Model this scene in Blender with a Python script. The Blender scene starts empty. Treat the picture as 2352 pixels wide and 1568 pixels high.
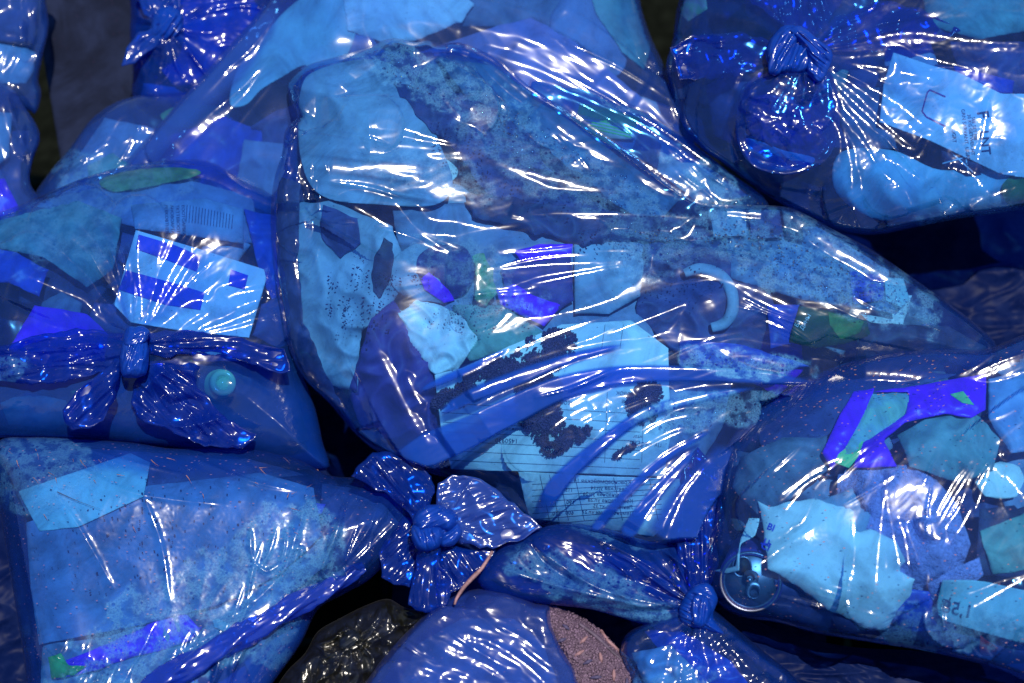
import bpy, math, random
import numpy as np
from mathutils import Vector, Matrix
random.seed(7)
R_ = math.radians
# ------------------------------------------------------------------ camera
S = 0.00064            # metres per unit; the heap is laid out in units of 0.64 mm
D0 = 3900.0            # distance of the heap's middle from the camera, in units
TILT = 0.22            # the heap recedes towards the top of the picture
PITCH = R_(52)
H0 = 0.42
cp, sp = math.cos(PITCH), math.sin(PITCH)
RX = np.array([1.0, 0, 0]); RY = np.array([0, sp, cp]); RZ = np.array([0, -cp, sp])
CAM = np.array([0, 0, H0]) + RZ * D0 * S
scene = bpy.context.scene
cd = bpy.data.cameras.new('camera'); cam = bpy.data.objects.new('camera', cd)
scene.collection.objects.link(cam); scene.camera = cam
cam.location = CAM
cam.rotation_euler = (R_(90) - PITCH, 0, 0)
cd.sensor_width = 36.0
cd.lens = 36.0 * D0 / 2352.0
cd.clip_start = 0.05; cd.clip_end = 400
cd.dof.use_dof = True; cd.dof.focus_distance = (D0 - 170) * S; cd.dof.aperture_fstop = 1.7
# ------------------------------------------------------------------ light
SUN_UP, SUN_RIGHT = 24, 9       # degrees off the view axis, towards the top / the right
a, b = R_(SUN_UP), R_(SUN_RIGHT)
a_s, b_ = a, b
sv = RX * math.sin(b) + math.cos(b) * (RY * math.sin(a) + RZ * math.cos(a))
sv /= np.linalg.norm(sv)
world = bpy.data.worlds.new('World'); scene.world = world; world.use_nodes = True
wn = world.node_tree.nodes; wl = world.node_tree.links
sky = wn.new('ShaderNodeTexSky'); sky.sky_type = 'NISHITA'; sky.sun_disc = False
sky.sun_elevation = math.asin(sv[2]); sky.sun_rotation = math.atan2(sv[0], sv[1])
wl.new(sky.outputs[0], wn['Background'].inputs[0]); wn['Background'].inputs[1].default_value = 0.055
sd = bpy.data.lights.new('sun', 'SUN'); sd.energy = 5.0; sd.angle = R_(0.5); sd.color = (1, 0.95, 0.86)
sun = bpy.data.objects.new('sun', sd); scene.collection.objects.link(sun)
sun.rotation_euler = Vector(-sv).to_track_quat('-Z', 'Y').to_euler()
scene.view_settings.view_transform = 'Standard'; scene.view_settings.look = 'None'
scene.view_settings.exposure = 0.18; scene.view_settings.gamma = 1
scene.render.engine = 'CYCLES'
cy = scene.cycles
cy.use_denoising = True
cy.max_bounces = 10; cy.transparent_max_bounces = 24; cy.diffuse_bounces = 4; cy.glossy_bounces = 3
cy.transmission_bounces = 4; cy.caustics_reflective = False; cy.caustics_refractive = False
cy.sample_clamp_indirect = 4.0
cy.use_adaptive_sampling = True; cy.adaptive_threshold = 0.015

# ------------------------------------------------------------------ maths helpers
def P(u, v, z):
    """heap coordinates (u right, v down, z towards the viewer) -> world"""
    d = z + TILT * (v - 784)
    k = (D0 - d) / D0
    x = (u - 1176) * S * k; y = (784 - v) * S * k; zz = -(D0 - d) * S
    return CAM + x[..., None] * RX + y[..., None] * RY + zz[..., None] * RZ
def P1(u, v, z):
    return P(np.array(float(u)), np.array(float(v)), np.array(float(z)))

def _hash(ix, iy, seed):
    h = (ix.astype(np.int64) * 374761393 + iy.astype(np.int64) * 668265263 + seed * 974634777) & 0xffffffff
    h = ((h ^ (h >> 13)) * 1274126177) & 0xffffffff
    return (h ^ (h >> 16)) & 0xffff
def perlin(x, y, seed=0):
    xi = np.floor(x); yi = np.floor(y); xf = x - xi; yf = y - yi
    def g(dx, dy):
        a = _hash(xi + dx, yi + dy, seed) * (2 * math.pi / 65536)
        return np.cos(a) * (xf - dx) + np.sin(a) * (yf - dy)
    s = xf * xf * xf * (xf * (xf * 6 - 15) + 10); t = yf * yf * yf * (yf * (yf * 6 - 15) + 10)
    a0 = g(0, 0) * (1 - s) + g(1, 0) * s; b0 = g(0, 1) * (1 - s) + g(1, 1) * s
    return (a0 * (1 - t) + b0 * t) * 1.5
def fbm(x, y, seed=0, oc=3):
    r = 0; a = 1
    for o in range(oc):
        r = r + a * perlin(x * 2 ** o, y * 2 ** o, seed + o * 17); a *= 0.5
    return r
def ridged(x, y, seed=0, oc=2):
    r = 0; a = 1
    for o in range(oc):
        r = r + a * (1 - 2 * np.abs(perlin(x * 2 ** o, y * 2 ** o, seed + o * 31))); a *= 0.5
    return r
def smooth_poly(pts, closed=True, sub=5):
    p = np.array(pts, float); n = len(p); out = []
    rng = range(n) if closed else range(n - 1)
    for i in rng:
        if closed: p0, p1, p2, p3 = p[(i - 1) % n], p[i], p[(i + 1) % n], p[(i + 2) % n]
        else: p0, p1, p2, p3 = p[max(i - 1, 0)], p[i], p[i + 1], p[min(i + 2, n - 1)]
        for k in range(sub):
            t = k / sub
            out.append(0.5 * ((2 * p1) + (-p0 + p2) * t + (2 * p0 - 5 * p1 + 4 * p2 - p3) * t * t + (-p0 + 3 * p1 - 3 * p2 + p3) * t ** 3))
    if not closed: out.append(p[-1])
    return np.array(out)
def rough_poly(pts, amp, step=14, seed=0):
    """resample a closed outline and make its edge uneven"""
    p = np.array(pts, float); q = np.roll(p, -1, 0); out = []
    for a0, b0 in zip(p, q):
        L = np.hypot(*(b0 - a0)); n = max(1, int(L / step))
        for k in range(n):
            out.append(a0 + (b0 - a0) * k / n)
    o = np.array(out)
    s = 1 / (step * 2.2)
    o[:, 0] += amp * fbm(o[:, 0] * s, o[:, 1] * s, seed, 2); o[:, 1] += amp * fbm(o[:, 0] * s + 40, o[:, 1] * s + 9, seed + 5, 2)
    return o
def seg_dist(U, V, poly, closed=True, want_near=False):
    best = np.full(U.shape, 1e18); T = np.zeros(U.shape); N = [np.zeros(U.shape), np.zeros(U.shape)]
    n = len(poly); m = n if closed else n - 1
    lens = [0.0]
    for i in range(m):
        lens.append(lens[-1] + float(np.hypot(*(poly[(i + 1) % n] - poly[i]))))
    tot = max(lens[-1], 1e-6)
    for i in range(m):
        ax, ay = poly[i]; bx, by = poly[(i + 1) % n]
        dx, dy = bx - ax, by - ay; L2 = dx * dx + dy * dy + 1e-9
        t = np.clip(((U - ax) * dx + (V - ay) * dy) / L2, 0, 1)
        nx = ax + t * dx; ny = ay + t * dy
        d = (U - nx) ** 2 + (V - ny) ** 2
        m_ = d < best
        best = np.where(m_, d, best)
        T = np.where(m_, (lens[i] + t * (lens[i + 1] - lens[i])) / tot, T)
        if want_near:
            N[0] = np.where(m_, nx, N[0]); N[1] = np.where(m_, ny, N[1])
    return (np.sqrt(best), T, N) if want_near else (np.sqrt(best), T)
def inside_poly(U, V, poly):
    r = np.zeros(U.shape, bool); n = len(poly)
    for i in range(n):
        ax, ay = poly[i]; bx, by = poly[(i + 1) % n]
        if ay == by: continue
        c = ((ay > V) != (by > V)) & (U < (bx - ax) * (V - ay) / (by - ay) + ax)
        r ^= c
    return r

# ------------------------------------------------------------------ mesh helpers
COL = scene.collection
def origin(o):
    p = np.zeros(3)
    while o is not None:
        p = p + np.array(o.location); o = o.parent
    return p
def raw_mesh(name, verts, faces, mat, parent=None, smooth=True, attrs=None):
    me = bpy.data.meshes.new(name)
    org = verts.mean(0) if parent is None else origin(parent)
    v = (verts - org).astype(np.float32)
    me.vertices.add(len(v)); me.vertices.foreach_set('co', v.ravel())
    if isinstance(faces, np.ndarray):
        k = faces.shape[1]; me.loops.add(faces.size); me.loops.foreach_set('vertex_index', faces.ravel().astype(np.int32))
        me.polygons.add(len(faces)); me.polygons.foreach_set('loop_start', np.arange(0, faces.size, k, dtype=np.int32))
    else:
        ls = np.cumsum([0] + [len(f) for f in faces])[:-1]
        fl = np.array([i for f in faces for i in f], np.int32)
        me.loops.add(len(fl)); me.loops.foreach_set('vertex_index', fl)
        me.polygons.add(len(faces)); me.polygons.foreach_set('loop_start', ls.astype(np.int32))
    me.update(calc_edges=True)
    if smooth: me.polygons.foreach_set('use_smooth', np.ones(len(me.polygons), bool))
    for k, arr in (attrs or {}).items():
        at = me.attributes.new(k, 'FLOAT', 'POINT'); at.data.foreach_set('value', arr.astype(np.float32))
    me.validate()
    if mat: me.materials.append(mat)
    o = bpy.data.objects.new(name, me); COL.objects.link(o)
    if parent is None: o.location = org
    else: o.parent = parent
    return o
def tag(o, label=None, cat=None, group=None, kind=None):
    if label: o['label'] = label
    if cat: o['category'] = cat
    if group: o['group'] = group
    if kind: o['kind'] = kind
    return o
def empty(name, u, v, z, label, cat, group=None):
    o = bpy.data.objects.new(name, None); COL.objects.link(o)
    o.location = P1(u, v, z); o.empty_display_size = 0.05
    bpy.context.view_layer.update()
    return tag(o, label, cat, group)

class Patch:
    """a sheet over an outline: grid in (u,v), height Z, optional back side"""
    def __init__(s, poly, step=3.0, smooth=True, margin=260):
        s.poly = smooth_poly(poly) if smooth else np.array(poly, float)
        lo = np.maximum(s.poly.min(0) - step, [-margin, -margin]); hi = np.minimum(s.poly.max(0) + step, [2352 + margin, 1568 + margin])
        s.u0, s.v0, s.step = lo[0], lo[1], step
        nx = int((hi[0] - lo[0]) / step) + 2; ny = int((hi[1] - lo[1]) / step) + 2
        s.U, s.V = np.meshgrid(lo[0] + np.arange(nx) * step, lo[1] + np.arange(ny) * step)
        d, _, near = seg_dist(s.U, s.V, s.poly, True, True)
        ins = inside_poly(s.U, s.V, s.poly)
        s.ins = ins
        out = ~ins & (d < step * 1.6)
        s.U = np.where(out, near[0], s.U); s.V = np.where(out, near[1], s.V)
        s.d = np.where(ins, d, 0.0)
        s.Z = np.zeros(s.U.shape); s.fog = np.zeros(s.U.shape); s.dens = np.zeros(s.U.shape)
        s.base = None; s.item = False; s.items = []
        s.fade = np.clip(s.d / 14, 0, 1)
    def inflate(s, zr, H, R, p=0.5):
        t = np.clip(s.d / R, 0, 1)
        s.zr = zr
        s.prof = (1 - (1 - t) ** 2) ** p
        s.Z = zr + H * s.prof
        return s
    def lump(s, cx, cy, rx, ry, h, ang=0, pw=1.0):
        c, q = math.cos(R_(ang)), math.sin(R_(ang)); x = s.U - cx; y = s.V - cy
        X = (x * c + y * q) / rx; Y = (-x * q + y * c) / ry
        s.Z += h * np.exp(-(X * X + Y * Y) ** pw) * s.fade
        return s
    def noise(s, scale, amp, seed, oc=2):
        s.Z += amp * fbm(s.U / scale, s.V / scale, seed, oc) * s.fade; return s
    def keep(s):
        s.base = s.Z.copy(); return s
    def at(s, u, v):
        B = s.base if s.base is not None else s.Z
        x = np.clip((u - s.u0) / s.step, 0, B.shape[1] - 1.001); y = np.clip((v - s.v0) / s.step, 0, B.shape[0] - 1.001)
        xi = x.astype(int); yi = y.astype(int); xf = x - xi; yf = y - yi
        return (B[yi, xi] * (1 - xf) + B[yi, xi + 1] * xf) * (1 - yf) + (B[yi + 1, xi] * (1 - xf) + B[yi + 1, xi + 1] * xf) * yf
    def _box(s, lo, hi):
        x0 = max(0, int((lo[0] - s.u0) / s.step)); x1 = min(s.U.shape[1], int((hi[0] - s.u0) / s.step) + 2)
        y0 = max(0, int((lo[1] - s.v0) / s.step)); y1 = min(s.U.shape[0], int((hi[1] - s.v0) / s.step) + 2)
        return (slice(y0, y1), slice(x0, x1)) if x1 > x0 and y1 > y0 else None
    def ridge(s, pts, w, h, sub=5, asym=0.0, taper=True, sharp=1.4, wob=0.0):
        p = smooth_poly(pts, False, sub) if len(pts) > 2 else np.array(pts, float)
        b = s._box(p.min(0) - w * 5, p.max(0) + w * 5)
        if b is None: return s
        U, V = s.U[b], s.V[b]
        if wob: U = U + wob * perlin(U / 60, V / 60, 5); V = V + wob * perlin(U / 60, V / 60, 15)
        d, t = seg_dist(U, V, p, False)
        env = np.clip(np.sin(np.clip(t, 0.02, 0.98) * math.pi), 0, 1) ** 0.6 if taper else 1
        ww = w * (0.55 + 0.45 * env) if taper else w
        s.Z[b] += h * env * np.exp(-(d / ww) ** sharp) * s.fade[b]
        return s
    def taut(s, pts, w=5, k=.42, lift=3.0, cap=26, match=.15):
        """film pulled into a straight tent between the two ends of a line"""
        p = smooth_poly(pts, False, 5) if len(pts) > 2 else np.array([np.array(pts[0], float) * (1 - t) + np.array(pts[-1], float) * t for t in np.linspace(0, 1, 9)])
        b = s._box(p.min(0) - 70, p.max(0) + 70)
        if b is None: return s
        x = np.clip((p[:, 0] - s.u0) / s.step, 0, s.Z.shape[1] - 1).astype(int); y = np.clip((p[:, 1] - s.v0) / s.step, 0, s.Z.shape[0] - 1).astype(int)
        zs = s.Z[y, x]; seg = np.diff(p, axis=0); ln = np.hypot(seg[:, 0], seg[:, 1]) + 1e-6; arc = np.concatenate([[0], np.cumsum(ln)])
        m = p.mean(0); gx = -(math.sin(b_) - (m[0] - 1176) / D0) / (1 + math.cos(b_) * math.cos(a_s)); gy = (math.cos(b_) * math.sin(a_s) - (784 - m[1]) / D0) / (1 + math.cos(b_) * math.cos(a_s)) - TILT
        dr = (p[-1] - p[0]) / (np.hypot(*(p[-1] - p[0])) + 1e-6)
        sn = np.polyfit(arc, zs, 1)[0]; st = gx * dr[0] + gy * dr[1]; sl = sn + float(np.clip(st - sn, -match, match))
        c = np.percentile(zs - sl * arc, 80) + lift
        line = np.minimum(sl * arc + c, zs + cap)
        d, t = seg_dist(s.U[b], s.V[b], p, False)
        zl = np.interp(t * arc[-1], arc, line)
        e = np.clip(np.minimum(t, 1 - t) * 6, 0, 1); e = e * e * (3 - 2 * e)
        ten = zl - k * (np.sqrt(d * d + w * w) - w) - (1 - e) * 5
        Z = s.Z[b]; df = ten - Z; up = 0.5 * (df + np.sqrt(df * df + 2.0))
        s.Z[b] = Z + np.where(df > -6, up, 0) * s.fade[b] * (d < 68)
        return s
    def dband(s, pts, w, val, edge=6, h=0, sub=5):
        """a band where the film lies double"""
        p = smooth_poly(pts, False, sub); W = max(w) if isinstance(w, (list, tuple)) else w
        b = s._box(p.min(0) - W * 2, p.max(0) + W * 2)
        if b is None: return s
        d, t = seg_dist(s.U[b], s.V[b], p, False)
        ww = np.interp(t, np.linspace(0, 1, len(w)), w) if isinstance(w, (list, tuple)) else w
        ww = ww * np.clip(np.minimum(t, 1 - t) * 9 + .02, 0, 1) ** .6
        m = 1 / (1 + np.exp((d - ww) / edge * 2.5)) * np.clip(np.minimum(t, 1 - t) * 14, 0, 1)
        s.dens[b] = np.maximum(s.dens[b], val * m)
        if h: s.Z[b] += h * m * s.fade[b]
        return s
    def pleats(s, cx, cy, amp, r1, n, seed, r0=15, a0=-180, a1=180, soft=25, sharp=True, dens=0.0, bend=0.25):
        x = s.U - cx; y = s.V - cy; r = np.hypot(x, y); th = np.degrees(np.arctan2(-y, x))
        th2 = th + bend * 30 * perlin(s.U / 170, s.V / 170, seed + 3) * np.clip(r / 250, 0, 1)
        mid = (a0 + a1) / 2; dth = (th - mid + 180) % 360 - 180
        w = 1 / (1 + np.exp((np.abs(dth) - (a1 - a0) / 2) / soft * 4)) if a1 - a0 < 360 else 1
        env = (1 - np.exp(-r / r0)) * np.exp(-(r / r1) ** 1.5) * w
        T = th2 / 360 * n; c = np.cos(np.radians(th2)) * n / 6.2832; q = np.sin(np.radians(th2)) * n / 6.2832
        c *= 0.6; q *= 0.6
        f = ridged(c + 31, q + 17, seed, 1) * 0.75 + 0.25 * (1 - 2 * np.abs(perlin(c * 2.1 + r / 300, q * 2.1 + 7, seed + 9)))
        s.Z += amp * env * (f - 0.2) * s.fade
        if dens: s.dens = np.clip(s.dens + dens * env * np.clip(0.6 - f * 0.5, 0, 1), 0, 1)
        return s
    def cone(s, cx, cy, h, r, p=1.0):
        s.Z += h * np.exp(-(np.hypot(s.U - cx, s.V - cy) / r) ** p) * s.fade; return s
    def crumple(s, scale, amp, ang=0, aniso=1.0, seed=0, oc=2, region=None, warp=0.6):
        c, q = math.cos(R_(ang)), math.sin(R_(ang))
        x = (s.U * c - s.V * q) / (scale * aniso); y = (s.U * q + s.V * c) / scale
        wx = warp * perlin(x * 0.6, y * 0.6, seed + 50); wy = warp * perlin(x * 0.6 + 9, y * 0.6, seed + 60)
        f = ridged(x + wx, y + wy, seed, 1 if s.item else oc) - 0.6
        m = 1.0 if s.item else (0.25 if scale < 40 else 0.6)
        if region is not None:
            cx, cy, rx, ry = region; m = 1.3 * m * np.exp(-(((s.U - cx) / rx) ** 2 + ((s.V - cy) / ry) ** 2))
        s.Z += amp * f * s.fade * m
        return s
    def streaks(s, n, region, ang, spread, L, w, h, seed):
        """scatter of short stretched wrinkles"""
        rnd = random.Random(seed)
        cx, cy, rx, ry = region
        for i in range(int(n * 0.55)):
            u = cx + rnd.uniform(-1, 1) * rx; v = cy + rnd.uniform(-1, 1) * ry
            a = R_((ang(u, v) if callable(ang) else ang) + rnd.uniform(-spread, spread)); l = L * rnd.uniform(0.5, 1.4) / 2
            k = rnd.uniform(-.12, .12) * l
            s.ridge([(u - l * math.cos(a), v + l * math.sin(a)), (u + k * math.sin(a), v + k * math.cos(a)), (u + l * math.cos(a), v - l * math.sin(a))],
                    w * rnd.uniform(.6, 1.3), h * rnd.uniform(.4, 1.2), sub=4)
        return s
    def mist(s, cx, cy, rx, ry, val, ang=0, seed=3, hard=3.0, scale=70):
        c, q = math.cos(R_(ang)), math.sin(R_(ang)); x = s.U - cx; y = s.V - cy
        X = (x * c - y * q) / rx; Y = (x * q + y * c) / ry
        r = X * X + Y * Y
        f = (1 - r) * 1.2 + 0.9 * fbm(s.U / scale, s.V / scale, seed, 4)
        s.fog = np.maximum(s.fog, val * np.clip(f * hard, 0, 1) * (r < 2.5))
        return s
    def topo(s):
        ny, nx = s.U.shape
        I = s.ins
        c = I[:-1, :-1] | I[1:, :-1] | I[:-1, 1:] | I[1:, 1:]
        idx = np.arange(ny * nx).reshape(ny, nx)
        q = np.stack([idx[:-1, :-1][c], idx[1:, :-1][c], idx[1:, 1:][c], idx[:-1, 1:][c]], -1)
        used = np.unique(q); remap = np.full(ny * nx, -1); remap[used] = np.arange(len(used))
        q = remap[q]
        e = np.concatenate([q[:, [0, 1]], q[:, [1, 2]], q[:, [2, 3]], q[:, [3, 0]]])
        es = np.sort(e, 1); key = es[:, 0].astype(np.int64) * len(used) + es[:, 1]
        _, inv, cnt = np.unique(key, return_inverse=True, return_counts=True)
        be = e[cnt[inv] == 1]
        return used, q, be
    def build(s, name, mat, parent=None, back=None, thick=None):
        if s.base is not None and not s.item and back is not None:
            lim = s.base - 6.5; x = s.Z - lim
            s.Z = lim + np.where(x > 0, x, 0) + 1.5 * np.exp(-np.abs(x) / 2.1)
        used, q, be = s.topo()
        u, v, z = s.U.ravel()[used], s.V.ravel()[used], s.Z.ravel()[used]
        W = P(u, v, z); n = len(used)
        fog, dens = s.fog.ravel()[used], s.dens.ravel()[used]
        if back is not None:                       # closed bag: back side shares the rim
            rim = np.zeros(n, bool); rim[be.ravel()] = True
            zb = s.zr - back * s.prof.ravel()[used] + 4 * perlin(u / 40, v / 40, 3)
            inner = np.where(~rim)[0]; mp = np.arange(n); mp[inner] = n + np.arange(len(inner))
            W = np.concatenate([W, P(u[inner], v[inner], zb[inner])])
            q = np.concatenate([q, mp[q][:, ::-1]])
            fog = np.concatenate([fog, fog[inner] * 0]); dens = np.concatenate([dens, dens[inner]])
        elif thick:
            W = np.concatenate([W, P(u, v, z - thick)])
            side = np.stack([be[:, 1], be[:, 0], be[:, 0] + n, be[:, 1] + n], -1)
            q = np.concatenate([q, q[:, ::-1] + n, side]); fog = np.tile(fog, 2); dens = np.tile(dens, 2)
        return raw_mesh(name, W, q, mat, parent, True, {'fog': fog, 'dens': dens})

def tube(name, path, rad, mat, parent=None, n=28, pleat=0, amp=0.12, twist=0, seed=1, flat=1.0, sub=8, caps=True, fdir=(0, 0, 1), dens=0.6):
    pr = np.array([list(p) + [r] for p, r in zip(path, rad)], float)
    q = smooth_poly(pr, False, sub)
    p, r = q[:, :3].copy(), q[:, 3]
    p[:, 1] *= -1                                  # local frame: x right, y up, z to viewer
    T = np.gradient(p, axis=0); T /= np.linalg.norm(T, axis=1)[:, None] + 1e-9
    up = np.array(fdir, float); verts = []
    m = len(p); th = np.linspace(0, 2 * math.pi, n, endpoint=False)
    A = np.cross(T[0], up); A /= np.linalg.norm(A) + 1e-9
    for i in range(m):
        A = A - T[i] * A.dot(T[i]); A /= np.linalg.norm(A) + 1e-9
        B = np.cross(T[i], A)
        ph = th + twist * i / m
        rr = r[i] * (1 + amp * (1 - 2 * np.abs(np.sin(ph * pleat / 2))) if pleat else 1)
        rr = rr * (1 + 0.10 * perlin(th * 2.2 + 5, np.full(n, i * 0.21), seed) + 0.5 * amp * ridged(th * 3.1, np.full(n, i * 0.10), seed + 2, 1))
        verts.append(p[i] + np.outer(rr * np.cos(th), A) + np.outer(rr * flat * np.sin(th), B))
    V = np.concatenate(verts); V[:, 1] *= -1
    f = []
    for i in range(m - 1):
        for j in range(n):
            f.append((i * n + j, i * n + (j + 1) % n, (i + 1) * n + (j + 1) % n, (i + 1) * n + j))
    if caps:
        f.append(tuple(range(n))[::-1]); f.append(tuple((m - 1) * n + j for j in range(n)))
    W = P(V[:, 0], V[:, 1], V[:, 2])
    return raw_mesh(name, W, f, mat, parent, True, {'fog': np.zeros(len(V)), 'dens': np.full(len(V), dens)})

def lathe(name, c, axis, prof, mat, parent=None, n=40, arc=None, spin=(1, 0, 0), sq=1.0):
    """turned shape about `axis` through c=(u,v,z); prof = [(radius, height)]"""
    ax = np.array(axis, float); ax /= np.linalg.norm(ax)
    A = np.array(spin, float); A -= ax * A.dot(ax); A /= np.linalg.norm(A); B = np.cross(ax, A)
    th = np.linspace(0, 2 * math.pi, n, endpoint=False)
    V = np.concatenate([np.outer(r * np.cos(th), A) + np.outer(r * sq * np.sin(th), B) + ax * h for r, h in prof])
    V = np.stack([c[0] + V[:, 0], c[1] - V[:, 1], c[2] + V[:, 2]], -1)
    f = [(i * n + j, i * n + (j + 1) % n, (i + 1) * n + (j + 1) % n, (i + 1) * n + j) for i in range(len(prof) - 1) for j in range(n)]
    return raw_mesh(name, P(V[:, 0], V[:, 1], V[:, 2]), np.array(f), mat, parent, True)

def grains(name, pts, size, mat, parent=None, seed=1, flat=0.7):
    """many small irregular crumbs as one mesh; pts = (u,v,z) array"""
    rg = np.random.RandomState(seed)
    oc = np.array([[1, 0, 0], [-1, 0, 0], [0, 1, 0], [0, -1, 0], [0, 0, 1], [0, 0, -1]], float)
    F = np.array([[0, 2, 4], [2, 1, 4], [1, 3, 4], [3, 0, 4], [2, 0, 5], [1, 2, 5], [3, 1, 5], [0, 3, 5]])
    n = len(pts); sz = size * rg.uniform(0.45, 1.3, (n, 1, 1))
    a = rg.uniform(0, math.pi, n); st = rg.uniform(0.6, 1.8, n)
    q = oc[None] * rg.uniform(0.7, 1.3, (n, 6, 3)); q[:, :, 0] *= st[:, None]; q[:, :, 2] *= flat
    x = q[:, :, 0] * np.cos(a)[:, None] - q[:, :, 1] * np.sin(a)[:, None]; y = q[:, :, 0] * np.sin(a)[:, None] + q[:, :, 1] * np.cos(a)[:, None]
    V = np.stack([x, y, q[:, :, 2]], -1) * sz + pts[:, None, :]
    V = V.reshape(-1, 3)
    return raw_mesh(name, P(V[:, 0], V[:, 1], V[:, 2]), (F[None] + (np.arange(n) * 6)[:, None, None]).reshape(-1, 3), mat, parent, False)

# ------------------------------------------------------------------ materials
def new_mat(name):
    m = bpy.data.materials.new(name); m.use_nodes = True; nt = m.node_tree; nt.nodes.clear()
    out = nt.nodes.new('ShaderNodeOutputMaterial')
    return m, nt, out
class N:
    def __init__(s, nt): s.nt = nt
    def __call__(s, typ, inputs=None, **kw):
        n = s.nt.nodes.new('ShaderNode' + typ)
        for k, v in kw.items(): setattr(n, k, v)
        for k, v in (inputs or {}).items():
            if isinstance(v, bpy.types.NodeSocket): s.nt.links.new(v, n.inputs[k])
            else: n.inputs[k].default_value = v
        return n
    def math(s, op, a, b=0.0, clamp=False):
        n = s('Math', {0: a, 1: b}, operation=op); n.use_clamp = clamp; return n.outputs[0]
    def ramp(s, f, a, b, lo=0.0, hi=1.0):
        n = s('MapRange', {'Value': f, 'From Min': a, 'From Max': b, 'To Min': lo, 'To Max': hi}); return n.outputs[0]
    def mixc(s, f, a, b):
        n = s('Mix', data_type='RGBA', clamp_factor=True)
        for i, v in ((0, f), (6, a), (7, b)):
            if isinstance(v, bpy.types.NodeSocket): s.nt.links.new(v, n.inputs[i])
            else: n.inputs[i].default_value = v
        return n.outputs[2]
def c4(c): return (c[0], c[1], c[2], 1)

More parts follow.
